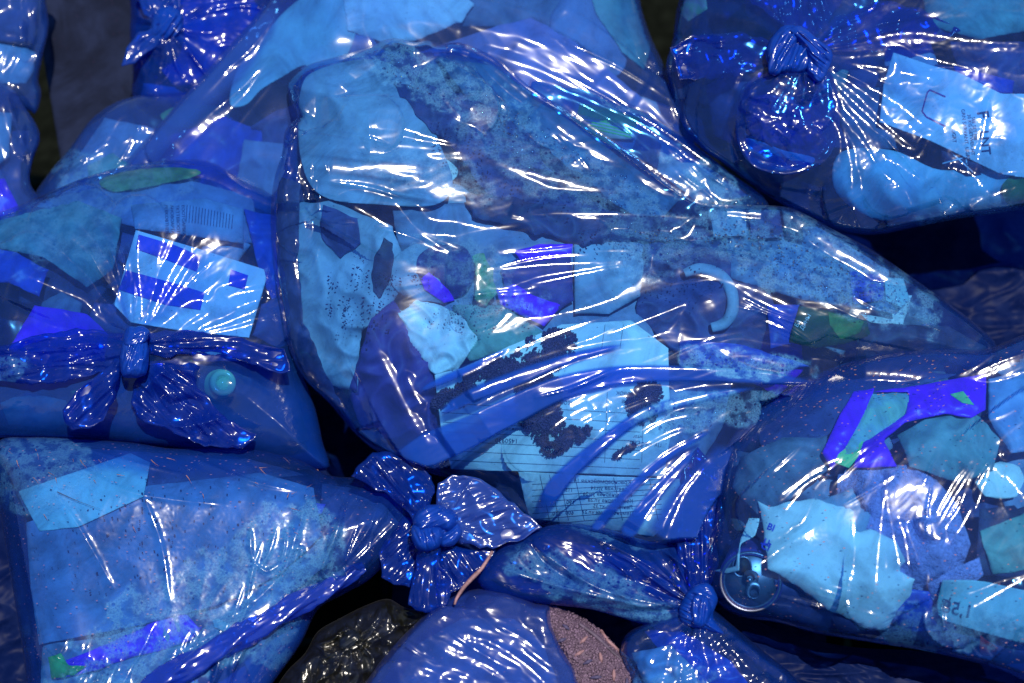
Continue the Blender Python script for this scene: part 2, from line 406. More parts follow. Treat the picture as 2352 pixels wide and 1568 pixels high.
def film_mat(name, tint=(0.37, 0.73, 1.0), deep=(0.004, 0.10, 0.62), scat=(0.006, 0.066, 0.44), s0=0.14, rough=0.12, bump=0.06, dust=0.0, off=0.0,
             gloss=1.3, dustcol=(0.45, 0.22, 0.2), fogcol=(0.11, 0.42, 0.80)):
    m, nt, out = new_mat(name); n = N(nt)
    co = n('TexCoord').outputs['Object']
    co = n('VectorMath', {0: co, 1: (off, off * 0.7, off * 1.3)}, operation='ADD').outputs[0]
    fog = n('Attribute', attribute_name='fog').outputs['Fac']; dens = n('Attribute', attribute_name='dens').outputs['Fac']
    lw = n('LayerWeight', {'Blend': 0.35}).outputs['Facing']
    big = n('TexNoise', {'Vector': co, 'Scale': 9.0, 'Detail': 3.0, 'Distortion': 0.6}).outputs['Fac']
    d1 = n.math('ADD', n.math('MULTIPLY', n.math('POWER', lw, 2.0), 0.75), dens)
    d1 = n.math('ADD', d1, n.ramp(big, 0.35, 0.75, -0.10, 0.14), True)
    T = n.mixc(d1, c4(tint), c4(deep))
    # droplets of condensation
    v1 = n('TexVoronoi', {'Vector': co, 'Scale': 330.0, 'Randomness': 1.0}).outputs['Distance']
    v2 = n('TexVoronoi', {'Vector': co, 'Scale': 150.0, 'Randomness': 1.0}).outputs['Distance']
    fine = n('TexNoise', {'Vector': co, 'Scale': 420.0, 'Detail': 2.0}).outputs['Fac']
    v2c = n('TexVoronoi', {'Vector': co, 'Scale': 150.0, 'Randomness': 1.0}).outputs['Color']
    sel = n.ramp(n('SeparateColor', {0: v2c}).outputs[0], 0.55, 1.0, 0.0, 0.42)
    drop = n.math('MULTIPLY', n.ramp(v1, 0.10, 0.30, 0.45, 1.0), n.ramp(n.math('SUBTRACT', v2, sel), -0.10, 0.06))
    patchy = n('TexNoise', {'Vector': co, 'Scale': 55.0, 'Detail': 4.0, 'Roughness': 0.6}).outputs['Fac']
    drop = n.math('MULTIPLY', drop, n.ramp(patchy, 0.40, 0.52, 0.25, 1.0))
    fogp = n.math('MULTIPLY', fog, n.math('MULTIPLY', drop, n.ramp(fine, 0.3, 0.6, 0.55, 1.0)), True)
    # dust and specks
    mp = n('Mapping', {'Vector': co, 'Scale': (1.0, 2.6, 1.6), 'Rotation': (0, 0, 0.5)}).outputs[0]
    sp_ = n('TexVoronoi', {'Vector': mp, 'Scale': 95.0, 'Randomness': 1.0})
    spk = n.math('MULTIPLY', n.ramp(sp_.outputs['Distance'], 0.20, 0.12), n.ramp(sp_.outputs['Color'], 0.62, 0.66))
    spk = n.math('MULTIPLY', spk, dust, True)
    grime = n('TexNoise', {'Vector': co, 'Scale': 26.0, 'Detail': 8.0, 'Roughness': 0.75}).outputs['Fac']
    gr = n.ramp(grime, 0.42, 0.75, 0.0, 0.22)
    sc = n.mixc(dens, c4(scat), c4([scat[0] * .8, scat[1] * 1.35, min(.8, scat[2] * 1.5)]))
    sc = n.mixc(fogp, sc, c4(fogcol))
    sc = n.mixc(spk, sc, c4(dustcol))
    sc = n.mixc(gr, sc, (0.06, 0.10, 0.30, 1))
    fac = n.math('ADD', n.math('ADD', n.math('ADD', s0, n.math('MULTIPLY', dens, 0.30)), n.math('MULTIPLY', d1, 0.28)), n.math('MULTIPLY', fogp, 0.42))
    fac = n.math('ADD', fac, n.math('ADD', spk, n.math('MULTIPLY', gr, 0.5)), True)
    # relief: crinkles and droplets
    wn_ = n('TexNoise', {'Vector': co, 'Scale': 38.0, 'Detail': 4.0, 'Roughness': 0.5, 'Distortion': 0.9}, noise_type='RIDGED_MULTIFRACTAL', normalize=True).outputs['Fac']
    fn = n('TexNoise', {'Vector': co, 'Scale': 160.0, 'Detail': 2.0}).outputs['Fac']
    hh = n.math('ADD', n.math('MULTIPLY', wn_, 0.8), n.math('MULTIPLY', fn, 0.16))
    hh = n.math('ADD', hh, n.math('MULTIPLY', n.math('MULTIPLY', n.ramp(v2, 0.0, 0.35, 1.0, 0.0), fog), 0.5))
    bp = n('Bump', {'Height': hh, 'Strength': bump, 'Distance': 0.0012}).outputs[0]
    dif = n('BsdfDiffuse', {'Color': sc, 'Normal': bp}); trl = n('BsdfTranslucent', {'Color': sc, 'Normal': bp})
    body = n('MixShader', {0: 0.4, 1: dif.outputs[0], 2: trl.outputs[0]}).outputs[0]
    tr = n('BsdfTransparent', {'Color': T}).outputs[0]
    film = n('MixShader', {0: fac, 1: tr, 2: body}).outputs[0]
    rg = n.math('ADD', rough + 0.015, n.ramp(grime, 0.3, 0.8, -0.02, 0.06))
    rg = n.math('ADD', rg, n.math('MULTIPLY', fogp, 0.15))
    g1 = n('BsdfGlossy', {'Color': (1, 0.97, 0.93, 1), 'Roughness': n.math('SUBTRACT', rg, 0.02), 'Normal': bp}, distribution='BECKMANN').outputs[0]
    g2 = n('BsdfGlossy', {'Color': (1, 0.97, 0.93, 1), 'Roughness': n.math('ADD', rg, 0.09), 'Normal': bp}).outputs[0]
    gl = n('MixShader', {0: 0.30, 1: g1, 2: g2}).outputs[0]
    fw = n('LayerWeight', {'Blend': 0.5, 'Normal': bp}).outputs['Facing']
    fr = n.math('MULTIPLY', n.math('ADD', 0.045, n.math('MULTIPLY', n.math('POWER', fw, 4.0), 0.5)), gloss, True)
    o = n('MixShader', {0: fr, 1: film, 2: gl}).outputs[0]
    nt.links.new(o, out.inputs[0])
    return m
_pc = {}
def paper(col, rough=0.6, mott=0.15, scale=30, bump=0.25, spec=0.3, metal=0.0, col2=None, detail=5):
    key = (tuple(col), rough, mott, scale, bump, metal, tuple(col2) if col2 else None)
    if key in _pc: return _pc[key]
    m, nt, out = new_mat('surface_%d' % len(_pc)); n = N(nt)
    co = n('TexCoord').outputs['Object']
    f = n('TexNoise', {'Vector': co, 'Scale': float(scale), 'Detail': float(detail), 'Roughness': 0.65, 'Distortion': 0.5}).outputs['Fac']
    c2 = col2 or [x * (1 - 2.4 * mott) for x in col]
    c = n.mixc(n.ramp(f, 0.35, 0.68), c4(col), c4([max(0, x) for x in c2]))
    g = n('TexNoise', {'Vector': co, 'Scale': 7.0, 'Detail': 6.0, 'Roughness': 0.7, 'Distortion': 1.2}).outputs['Fac']
    k = 0.55 - 0.8 * min(mott, .3)
    c = n.mixc(n.ramp(g, 0.47, 0.66, 0.0, 1.0), c, c4([x * k for x in col]))
    dt = n('TexVoronoi', {'Vector': co, 'Scale': 140.0}).outputs['Distance']
    dm = n.math('MULTIPLY', n.ramp(dt, 0.16, 0.05), n.ramp(f, 0.52, 0.60))
    c = n.mixc(n.math('MULTIPLY', dm, 0.8), c, (0.04, 0.02, 0.06, 1))
    cr = n('TexNoise', {'Vector': co, 'Scale': 16.0, 'Detail': 2.0, 'Distortion': 0.6}, noise_type='RIDGED_MULTIFRACTAL', normalize=True).outputs['Fac']
    f = n.math('ADD', f, n.math('MULTIPLY', cr, 1.3))
    b = n('Bump', {'Height': f, 'Strength': bump, 'Distance': 0.004}).outputs[0]
    p = n('BsdfPrincipled', {'Base Color': c, 'Roughness': rough, 'Metallic': metal, 'Specular IOR Level': spec, 'Normal': b})
    nt.links.new(p.outputs[0], out.inputs[0]); _pc[key] = m
    return m
FM = film_mat('blue_film')
FM_LEFT = film_mat('blue_film_left', off=3.1, s0=0.15, tint=(0.28, 0.62, 1.0))
FM_TOP = film_mat('blue_film_far', off=7.3, s0=0.26, tint=(0.32, 0.66, 1.0), scat=(0.03, 0.10, 0.48), bump=.05)
FM_SHADE = film_mat('blue_film_painted_shade', off=5.1, s0=.7, tint=(0.05, 0.2, 0.6), scat=(0.004, 0.014, 0.10), rough=.36, bump=.1, gloss=.04)  # navy tone and low gloss stand in for shadow; sun still reaches these bags
FM_DUST = film_mat('blue_film_dusty', off=11.0, s0=0.16, dust=0.9, rough=0.14)
FM_FLAT = film_mat('blue_film_wet', off=5.7, s0=0.20, dust=0.6, rough=0.13, tint=(0.32, 0.68, 1.0))
FM_DEEP = film_mat('blue_film_deep', off=2.7, s0=0.30, tint=(0.05, 0.27, 0.90), scat=(0.003, 0.050, 0.42), bump=0.07, rough=0.14, dust=0.15, gloss=.75)
FM_TIE = film_mat('blue_film_tie', off=9.7, s0=0.52, tint=(0.03, 0.16, 0.82), scat=(0.004, 0.060, 0.46), bump=0.10, rough=0.15, dust=0.1, gloss=.8)
FM_DULL = film_mat('blue_film_dull', off=4.2, s0=0.50, tint=(0.14, 0.42, 0.95), scat=(0.035, 0.10, 0.50), rough=0.17, bump=0.1, dust=0.2)
FM_BLACK = film_mat('black_film', off=6.2, s0=0.96, tint=(0.01, 0.01, 0.01), deep=(0.003, 0.003, 0.002), scat=(0.008, 0.008, 0.005), rough=0.24, bump=0.5, gloss=1.3, dust=0.0, fogcol=(0.02, 0.02, 0.015))
WHITE = paper((0.86, 0.88, 0.88), mott=0.03); WHITE2 = paper((0.38, 0.46, 0.62), mott=0.16, scale=18)
PALE = paper((0.28, 0.32, 0.52), mott=0.12); GREY = paper((0.22, 0.25, 0.36), mott=0.2)
INDIGO = paper((0.09, 0.085, 0.26), mott=0.2, bump=0.5); DARK = paper((0.07, 0.06, 0.14), mott=0.25)
VIOLET = paper((0.28, 0.015, 0.95), mott=0.06, rough=0.35); COBALT = paper((0.05, 0.09, 0.55), mott=0.15, rough=0.4)
TEAL = paper((0.26, 0.44, 0.38), mott=0.15); GREEN = paper((0.10, 0.50, 0.10), mott=0.12); DKGREEN = paper((0.03, 0.09, 0.03), mott=0.2)
BROWN = paper((0.42, 0.07, 0.14), mott=0.2, scale=60, bump=0.6); SOIL = paper((0.13, 0.085, 0.14), mott=0.2, scale=120, bump=0.8)
LILAC = paper((0.36, 0.28, 0.60), mott=0.15); PRINT = paper((0.06, 0.06, 0.14), mott=0.05); BLUEPRINT = paper((0.03, 0.05, 0.70), mott=0.05)
RED = paper((0.75, 0.06, 0.08), mott=0.2)
CYAN = paper((0.44, 0.68, 0.74), mott=0.08)
# ------------------------------------------------------------------ building blocks of the heap
ITEMS = {}
def item(bag, name, label, cat, poly, off, mat, crump=(60, 4), rough=2.0, thick=2.5, step=5, group=None, smooth=False, seed=None, lumps=(), z=None, ang=0):
    seed = len(ITEMS) * 13 + 5 if seed is None else seed
    curl = 0
    if 20 < crump[0] < 100: crump = (crump[0] * 1.5, crump[1] * 1.2)
    if crump[0] < 120 and off > 4.5 and z is None: off = off * 1.5 + 6; crump = (crump[0], crump[1] * 1.7); curl = 9
    pl = smooth_poly(poly, True, 6) if smooth else np.array(poly, float)
    if rough: pl = rough_poly(pl, rough, 12, seed)
    p = Patch(pl, step, smooth=False); p.item = True
    def under(u, v):
        return np.minimum.reduce([bag.at(u + a, v + c) for a, c in ((0, 0), (7, 0), (-7, 0), (0, 7), (0, -7))])
    p.Z = (under(p.U, p.V) - off) if z is None else np.full(p.U.shape, float(z))
    p.fade = np.ones(p.U.shape); z0 = p.Z.copy()
    sc, am = crump
    p.crumple(sc, am, ang, 1.2, seed, 2, warp=.22)
    p.noise(sc * 2, am * 0.7, seed + 3)
    for l in lumps: p.lump(*l)
    if curl: p.Z -= curl * np.exp(-p.d / 9)
    if z is None:
        for (q, o2, th) in bag.items:              # lie over or under what is already there
            m = (p.U > q.U.min()) & (p.U < q.U.max()) & (p.V > q.V.min()) & (p.V < q.V.max())
            if not m.any(): continue
            x = np.clip(((p.U - q.u0) / q.step).round().astype(int), 0, q.d.shape[1] - 1); y = np.clip(((p.V - q.v0) / q.step).round().astype(int), 0, q.d.shape[0] - 1)
            m &= q.ins[y, x]; zq = q.at(p.U, p.V)
            p.Z = np.where(m & (o2 <= off), np.minimum(p.Z, zq - th - 1.2), p.Z) if o2 <= off else np.where(m, np.maximum(p.Z, zq + thick + 1.2), p.Z)
        p.Z = np.minimum(p.Z, under(p.U, p.V) - 8)
        x = np.clip(((p.U - bag.u0) / bag.step).round().astype(int), 0, bag.d.shape[1] - 1); y = np.clip(((p.V - bag.v0) / bag.step).round().astype(int), 0, bag.d.shape[0] - 1)
        p.ins = p.ins & (bag.d[y, x] > 7 + off * .3)
        bag.items.append((p, off, thick))
    p.keep()
    o = p.build(name, mat, None, thick=thick)
    tag(o, label, cat, group)
    ITEMS[o.name] = o
    return o, p
def overlay(parent, patch, name, poly, mat, lift=1.2, thick=0.6, step=5, rough=0.0, label=None):
    """a printed or glued area lying on an item"""
    pl = np.array(poly, float)
    if rough: pl = rough_poly(pl, rough, 10, 3)
    q = Patch(pl, step, smooth=False); q.Z = patch.at(q.U, q.V) + lift
    o = q.build(name, mat, parent, thick=thick)
    if label: o['label'] = label
    return o
def text_on(parent, patch, s, u, v, size, ang, mat, mirror=False, name='lettering', lift=1.4, bold=0.0, vflip=False, stretch=1.0):
    cu = bpy.data.curves.new('lettering', 'FONT'); cu.body = s; cu.size = size; cu.offset = bold; cu.resolution_u = 2
    cu.space_line = 1.05
    o = bpy.data.objects.new('tmp', cu); COL.objects.link(o)
    dg = bpy.context.evaluated_depsgraph_get(); dg.update()
    me = o.evaluated_get(dg).to_mesh()
    V = np.array([w.co[:] for w in me.vertices]); F = [tuple(p.vertices) for p in me.polygons]
    o.evaluated_get(dg).to_mesh_clear(); bpy.data.objects.remove(o)
    if not len(V): return None
    x = V[:, 0] * (-1 if mirror else 1) * stretch; y = V[:, 1] * (-1 if vflip else 1)
    c, q = math.cos(R_(ang)), math.sin(R_(ang))
    U_ = u + x * c - y * q; V_ = v - (x * q + y * c)
    return raw_mesh(name, P(U_, V_, patch.at(U_, V_) + lift), F, mat, parent, False)
def line_on(parent, patch, segs, w, mat, name='ruled_line', lift=1.3):
    """thin printed lines on an item, joined as one print"""
    V, F = [], []
    for (u0, v0, u1, v1) in segs:
        L = math.hypot(u1 - u0, v1 - v0); n = max(2, int(L / 12)); nx, ny = -(v1 - v0) / L * w / 2, (u1 - u0) / L * w / 2
        b = len(V)
        for i in range(n + 1):
            t = i / n; u = u0 + (u1 - u0) * t; v = v0 + (v1 - v0) * t
            V += [(u + nx, v + ny), (u - nx, v - ny)]
        F += [(b + 2 * i, b + 2 * i + 1, b + 2 * i + 3, b + 2 * i + 2) for i in range(n)]
    V = np.array(V)
    return raw_mesh(name, P(V[:, 0], V[:, 1], patch.at(V[:, 0], V[:, 1]) + lift), np.array(F), mat, parent, False)
def soil(bag, name, label, blobs, off, n, size, mat, seed, cat='spill'):
    """crumbs spilled inside a bag, against the film; blobs = (u, v, ru, rv, angle)"""
    rg = np.random.RandomState(seed); pts = []
    tot = sum(b[2] * b[3] for b in blobs)
    for (u, v, ru, rv, an) in blobs:
        k = int(n * ru * rv / tot)
        r = np.sqrt(rg.uniform(0, 1, k * 3)) ** 0.9 * 1.25; t = rg.uniform(0, 2 * math.pi, k * 3)
        x = r * np.cos(t) * ru; y = r * np.sin(t) * rv; c, q = math.cos(R_(an)), math.sin(R_(an))
        uu = u + x * c + y * q; vv = v - x * q + y * c
        keep = (1 - r) * 1.1 + 0.85 * fbm(uu / 34, vv / 34, seed, 3) + 0.6 * rg.uniform(-1, 1, len(uu)) > 0.22
        pts.append(np.stack([uu[keep], vv[keep]], -1)[:k])
    p = np.concatenate(pts)
    z = bag.at(p[:, 0], p[:, 1]) - off - rg.uniform(0, 3, len(p))
    o = grains(name, np.column_stack([p, z]), size, mat, None, seed)
    return tag(o, label, cat, kind='stuff')
FILL = [('paper_scrap', 'white paper scrap', 'paper', WHITE), ('paper_scrap', 'pale blue paper scrap', 'paper', WHITE2), ('food_wrapper', 'violet food wrapper', 'wrapper', VIOLET),
        ('cloth_rag', 'dark indigo rag', 'rag', INDIGO), ('carton_piece', 'grey carton piece', 'carton', GREY), ('plastic_bag', 'lilac plastic bag', 'plastic bag', LILAC),
        ('food_wrapper', 'green food wrapper', 'wrapper', GREEN), ('packet', 'teal packet', 'packet', TEAL), ('carton_piece', 'dark carton piece', 'carton', DARK), ('napkin', 'pale crumpled napkin', 'napkin', PALE)]
def tail(e, poly, zr, H, cx, cy, seed, R, mat, mods=()):
    """a loose end of film: flat, creased towards the knot"""
    pl = rough_poly(poly, 5.5, 12, seed)
    t = Patch(pl, 2.5, smooth=False).inflate(zr, 3, 6, .8)
    f = np.clip(t.d / 10, 0, 1)
    dr = math.degrees(math.atan2(-(t.poly[:, 1].mean() - cy), t.poly[:, 0].mean() - cx))
    t.Z += H * .22 + H * .6 * perlin(t.U / 85, t.V / 85, seed) * f + H * .22 * perlin(t.U / 38, t.V / 38, seed + 4) * f
    t.cone(cx, cy, H * .7, 55)
    rnd = random.Random(seed); far = np.hypot(t.poly[:, 0] - cx, t.poly[:, 1] - cy); L = far.max()
    for k in range(11):
        q = t.poly[rnd.randrange(len(t.poly))]; e1 = rnd.uniform(.55, .98); e0 = rnd.uniform(0, .35)
        a_ = (cx + (q[0] - cx) * e0, cy + (q[1] - cy) * e0); b_ = (cx + (q[0] - cx) * e1, cy + (q[1] - cy) * e1)
        m_ = ((a_[0] + b_[0]) / 2 + rnd.uniform(-9, 9), (a_[1] + b_[1]) / 2 + rnd.uniform(-9, 9))
        t.ridge([a_, m_, b_], rnd.uniform(2.5, 6), rnd.choice([1, 1, -.8]) * rnd.uniform(5, 12), sharp=1.1)
    for k in range(3):
        q = t.poly[rnd.randrange(len(t.poly))]; u_ = cx + (q[0] - cx) * rnd.uniform(.3, .8); v_ = cy + (q[1] - cy) * rnd.uniform(.3, .8); a_ = rnd.uniform(0, 6.28); l = rnd.uniform(10, 30)
        t.ridge([(u_, v_), (u_ + l * math.cos(a_), v_ + l * math.sin(a_))], rnd.uniform(3, 5), rnd.uniform(3, 7), sharp=1.1)
    t.pleats(cx, cy, 7, 90, 12, seed, 8, dens=.35)
    t.crumple(15, 15, dr, 9, seed + 61, 1, warp=.25).crumple(30, 26, dr + 8, 6, seed + 62, 1, warp=.25)
    for m in mods: getattr(t, m[0])(*m[1:])
    t.build('tail', mat, e, back=3)
def wad(e, name, poly, zr, H, ang, seed, mat, sc=30, amp=13, R=26):
    """a tightly drawn lump of film in a knot, creased along `ang`"""
    t = Patch(rough_poly(smooth_poly(poly), 1.5, 10, seed), 2, smooth=False).inflate(zr, H, R, .62)
    t.crumple(sc * .9, amp * 3.6, ang, 7, seed, 1, warp=.35).crumple(sc * .42, amp * 2.0, ang + 6, 8, seed + 3, 1, warp=.3)
    t.dens += .4; t.build(name, mat, e, back=20)
USED = set()
def fill(bag, where, n, off, size, seed, weights=None, region=None):
    rnd = random.Random(seed); k = 0; tries = 0
    w = weights or [1, 1.5, .8, 4, 3, 1, .3, .7, 4, 1.5]
    lo, hi = bag.poly.min(0), bag.poly.max(0)
    if region: lo, hi = region[:2], region[2:]
    while k < n and tries < n * 12:
        tries += 1
        u = rnd.uniform(max(lo[0], -60), min(hi[0], 2410)); v = rnd.uniform(max(lo[1], -60), min(hi[1], 1630))
        r = rnd.uniform(*size)
        x = int((u - bag.u0) / bag.step); y = int((v - bag.v0) / bag.step)
        if any(math.hypot(u - c[0], v - c[1]) < c[2] + r * .8 for c in getattr(bag, 'avoid', ())): continue
        if not (0 <= y < bag.d.shape[0] and 0 <= x < bag.d.shape[1]) or bag.d[y, x] < r * 0.6 + 8: continue
        nm, lb, cat, mt = rnd.choices(FILL, w)[0]
        m = rnd.randint(5, 8); a0 = rnd.uniform(0, 6.28); el = rnd.uniform(.6, 1)
        pts = []
        for i in range(m):
            a = a0 + i * 6.283 / m + rnd.uniform(-.25, .25); q = r * rnd.uniform(.7, 1.15)
            pts.append((u + q * math.cos(a), v + q * el * math.sin(a)))
        fx = (u - max(lo[0], 0)) / (min(hi[0], 2352) - max(lo[0], 0)); fy = (v - max(lo[1], 0)) / (min(hi[1], 1568) - max(lo[1], 0))
        cx_ = ['far left', 'left', 'centre', 'right', 'far right'][int(np.clip(fx * 5, 0, 4))]; cy__ = ['top', 'upper part', 'lower part', 'bottom'][int(np.clip(fy * 4, 0, 3))]
        l = ('small ' if r < (size[0] + size[1]) / 2 else 'large ') + lb + ' at the ' + cx_ + ' ' + cy__ + ' of ' + where
        if l in USED: continue
        USED.add(l)
        item(bag, nm, l, cat, pts, off * .5 + k * 2.5, mt, (rnd.uniform(40, 80), rnd.uniform(5, 12)), rough=3, step=8, group='rubbish inside ' + where, ang=rnd.uniform(0, 180))
        k += 1

# ------------------------------------------------------------------ ground and what lies at the back
def ground():
    x, y = np.meshgrid(np.concatenate([[-60, -12], np.linspace(-3, 3, 90), [12, 60]]), np.concatenate([[-60, -12], np.linspace(-3, 3, 90), [12, 60]]))
    near = np.exp(-(x ** 2 + y ** 2) / 16)
    z = near * (0.02 * fbm(x * 2.2, y * 2.2, 4, 3)) - 0.02
    ny, nx = x.shape; idx = np.arange(nx * ny).reshape(ny, nx)
    q = np.stack([idx[:-1, :-1], idx[:-1, 1:], idx[1:, 1:], idx[1:, :-1]], -1).reshape(-1, 4)
    o = raw_mesh('ground', np.stack([x, y, z], -1).reshape(-1, 3), q, paper((0.008, 0.010, 0.008), mott=0.3, scale=40, bump=0.8, rough=0.95, spec=0.0), None, True)
    tag(o, kind='structure')
ground()

def simple_bag(name, label, poly, zr, H, R, mat, group, seed, back=120, wr=True, ang=30):
    p = Patch(poly, 4); p.inflate(zr, H, R); p.noise(120, 14, seed); p.keep()
    if wr:
        p.crumple(70, 12, ang, 2.5, seed); p.crumple(26, 3.5, ang + 20, 2.5, seed + 4)
    e = empty(name, p.poly[:, 0].mean(), p.poly[:, 1].mean(), zr - back, label, 'garbage bag', group)
    return p, e
GR = 'tied blue garbage bags heaped on each other'
# the lowest layer: shaded bags and a board glimpsed in the gaps
p = Patch([(70, -40), (340, -60), (520, 40), (520, 330), (330, 430), (150, 430), (120, 250)], 8, smooth=False)
p.inflate(-300, 10, 40); p.noise(90, 6, 3)
o = p.build('weathered_board', paper((0.012, 0.018, 0.05), mott=0.25, scale=14, bump=0.3, rough=0.9, spec=.1), None, thick=14)
tag(o, 'dark grey weathered board behind the knotted bags at upper left', 'board')
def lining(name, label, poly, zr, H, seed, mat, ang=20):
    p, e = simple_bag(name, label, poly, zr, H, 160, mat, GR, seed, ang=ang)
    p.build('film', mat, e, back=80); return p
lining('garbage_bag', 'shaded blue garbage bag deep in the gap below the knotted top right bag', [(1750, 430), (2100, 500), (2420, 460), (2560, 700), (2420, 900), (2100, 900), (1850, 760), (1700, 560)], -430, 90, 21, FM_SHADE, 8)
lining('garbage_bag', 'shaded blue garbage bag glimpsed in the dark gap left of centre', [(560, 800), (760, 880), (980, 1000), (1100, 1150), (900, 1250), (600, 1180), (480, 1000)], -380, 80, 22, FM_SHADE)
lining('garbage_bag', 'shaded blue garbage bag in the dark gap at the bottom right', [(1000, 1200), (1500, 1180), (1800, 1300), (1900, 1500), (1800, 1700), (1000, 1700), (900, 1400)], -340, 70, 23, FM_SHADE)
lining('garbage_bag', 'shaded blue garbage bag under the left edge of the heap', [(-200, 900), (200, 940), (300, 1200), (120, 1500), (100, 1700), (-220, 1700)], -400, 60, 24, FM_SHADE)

# ------------------------------------------------------------------ far bags, upper left
H1 = Patch([(-200, -60), (90, -60), (105, 0), (112, 60), (100, 120), (88, 180), (95, 215), (80, 260), (40, 250), (-200, 260)], 4).inflate(-120, 70, 110).noise(80, 10, 31).keep()
H1.crumple(70, 16, 80, 2.2, 33).crumple(28, 4, 60, 2, 34).ridge([(-20, 90), (40, 100), (100, 120)], 10, 16).ridge([(50, -20), (48, 50), (46, 100)], 5, 10)
e = empty('garbage_bag', 20, 100, -220, 'blue garbage bag cut by the upper left corner of the view', 'garbage bag', GR); H1.build('film', FM_TOP, e, back=60)
item(H1, 'paper_sheet', 'pale sheet inside the bag at the upper left corner', 'paper', [(-60, 90), (60, 110), (98, 130), (60, 190), (-60, 200)], 14, WHITE2)
item(H1, 'cloth_rag', 'indigo rag inside the bag at the upper left corner', 'rag', [(-60, -40), (90, -40), (80, 100), (-60, 90)], 22, INDIGO)
H2 = Patch([(-200, 200), (0, 190), (60, 250), (92, 310), (75, 370), (70, 420), (100, 480), (80, 560), (-200, 560)], 4).inflate(-80, 70, 120).noise(80, 10, 35).keep()
H2.crumple(60, 14, 110, 2.5, 36).crumple(24, 4, 100, 2, 37).ridge([(0, 200), (40, 290), (60, 380)], 12, 16)
e = empty('garbage_bag', 0, 380, -180, 'blue garbage bag at the left edge above the knotted bag', 'garbage bag', GR); H2.build('film', FM_TOP, e, back=60)
item(H2, 'paper_sheet', 'pale sheet inside the bag at the left edge above the knotted bag', 'paper', [(-60, 250), (28, 260), (20, 360), (-30, 400), (-60, 400)], 14, WHITE2)
item(H2, 'packet', 'vivid violet packet inside the bag at the left edge above the knotted bag', 'packet', [(-60, 420), (10, 410), (40, 470), (20, 540), (-60, 540)], 16, VIOLET)
item(H2, 'cloth_rag', 'dark rag inside the bag at the left edge above the knotted bag', 'rag', [(-60, 300), (80, 300), (80, 500), (-60, 520)], 34, INDIGO)

G = Patch([(300, 40), (340, -60), (700, -80), (690, 60), (560, 190), (470, 260), (390, 270), (310, 240), (305, 160)], 3).inflate(-190, 90, 90).noise(60, 8, 41).cone(375, 62, 60, 60).keep()
G.pleats(375, 62, 18, 190, 14, 42, dens=0.5).crumple(22, 4, 0, 1.5, 43)
for r in [[(395, 110), (405, 150), (420, 180)], [(420, 90), (450, 140), (475, 175)], [(385, 120), (382, 150), (375, 180)], [(470, 30), (540, 15), (600, 20), (640, 50)]]: G.ridge(r, 4, 12)
e = empty('garbage_bag', 400, 120, -300, 'far blue garbage bag tied in a knot before the dark board', 'garbage bag', GR)
G.build('film', FM_DEEP, e, back=60)
wad(e, 'knot', [(345, 60), (355, 25), (390, 10), (420, 35), (415, 75), (385, 95), (355, 85)], -78, 40, 50, 46, FM_TIE)
tail(e, [(375, 70), (350, 60), (320, 70), (290, 110), (278, 150), (300, 150), (340, 120), (380, 100)], -70, 16, 380, 70, 44, 18, FM_TIE)
tail(e, [(380, 60), (330, 30), (310, -20), (360, -60), (420, -30), (410, 40)], -74, 18, 380, 60, 48, 20, FM_TIE)
item(G, 'paper_scrap', 'pale scrap inside the far knotted bag', 'paper', [(330, 190), (400, 200), (460, 240), (380, 255), (320, 230)], 14, WHITE2)
item(G, 'cloth_rag', 'deep violet rag inside the far knotted bag', 'rag', [(330, 0), (560, -40), (620, 60), (480, 200), (400, 200), (340, 120)], 40, COBALT)

F = Patch([(70, 470), (110, 400), (160, 340), (215, 268), (290, 225), (400, 212), (520, 215), (560, 330), (420, 480), (240, 560), (60, 600)], 3.5).inflate(-130, 80, 110).noise(70, 10, 51).keep()
F.crumple(60, 10, 45, 2.5, 52).crumple(24, 3.5, 40, 2, 53).streaks(16, (260, 380, 90, 60), 45, 12, 80, 5, 12, 54)
F.ridge([(150, 500), (200, 490), (255, 460)], 9, 16).ridge([(300, 430), (350, 380), (410, 350)], 7, 18).ridge([(310, 250), (318, 290), (310, 320)], 5, 9)
F.mist(180, 400, 60, 120, 0.5, 40, 5)
e = empty('garbage_bag', 300, 380, -230, 'small pale blue bag wedged behind the left knotted bag', 'garbage bag', GR); F.build('film', FM_TOP, e, back=60)
item(F, 'leaf', 'green leaf under the film of the small bag behind the left knotted bag', 'leaf', [(368, 262), (420, 240), (500, 245), (540, 262), (480, 295), (400, 290)], 6, paper((0.28, 0.50, 0.20), mott=.2), rough=3, smooth=True)
item(F, 'packet', 'teal packet inside the small bag behind the left knotted bag', 'packet', [(200, 380), (260, 350), (300, 380), (270, 450), (210, 450)], 12, TEAL)
item(F, 'paper_sheet', 'pale sheet filling the small bag behind the left knotted bag', 'paper', [(130, 430), (240, 270), (380, 300), (420, 400), (250, 540), (110, 540)], 22, PALE)

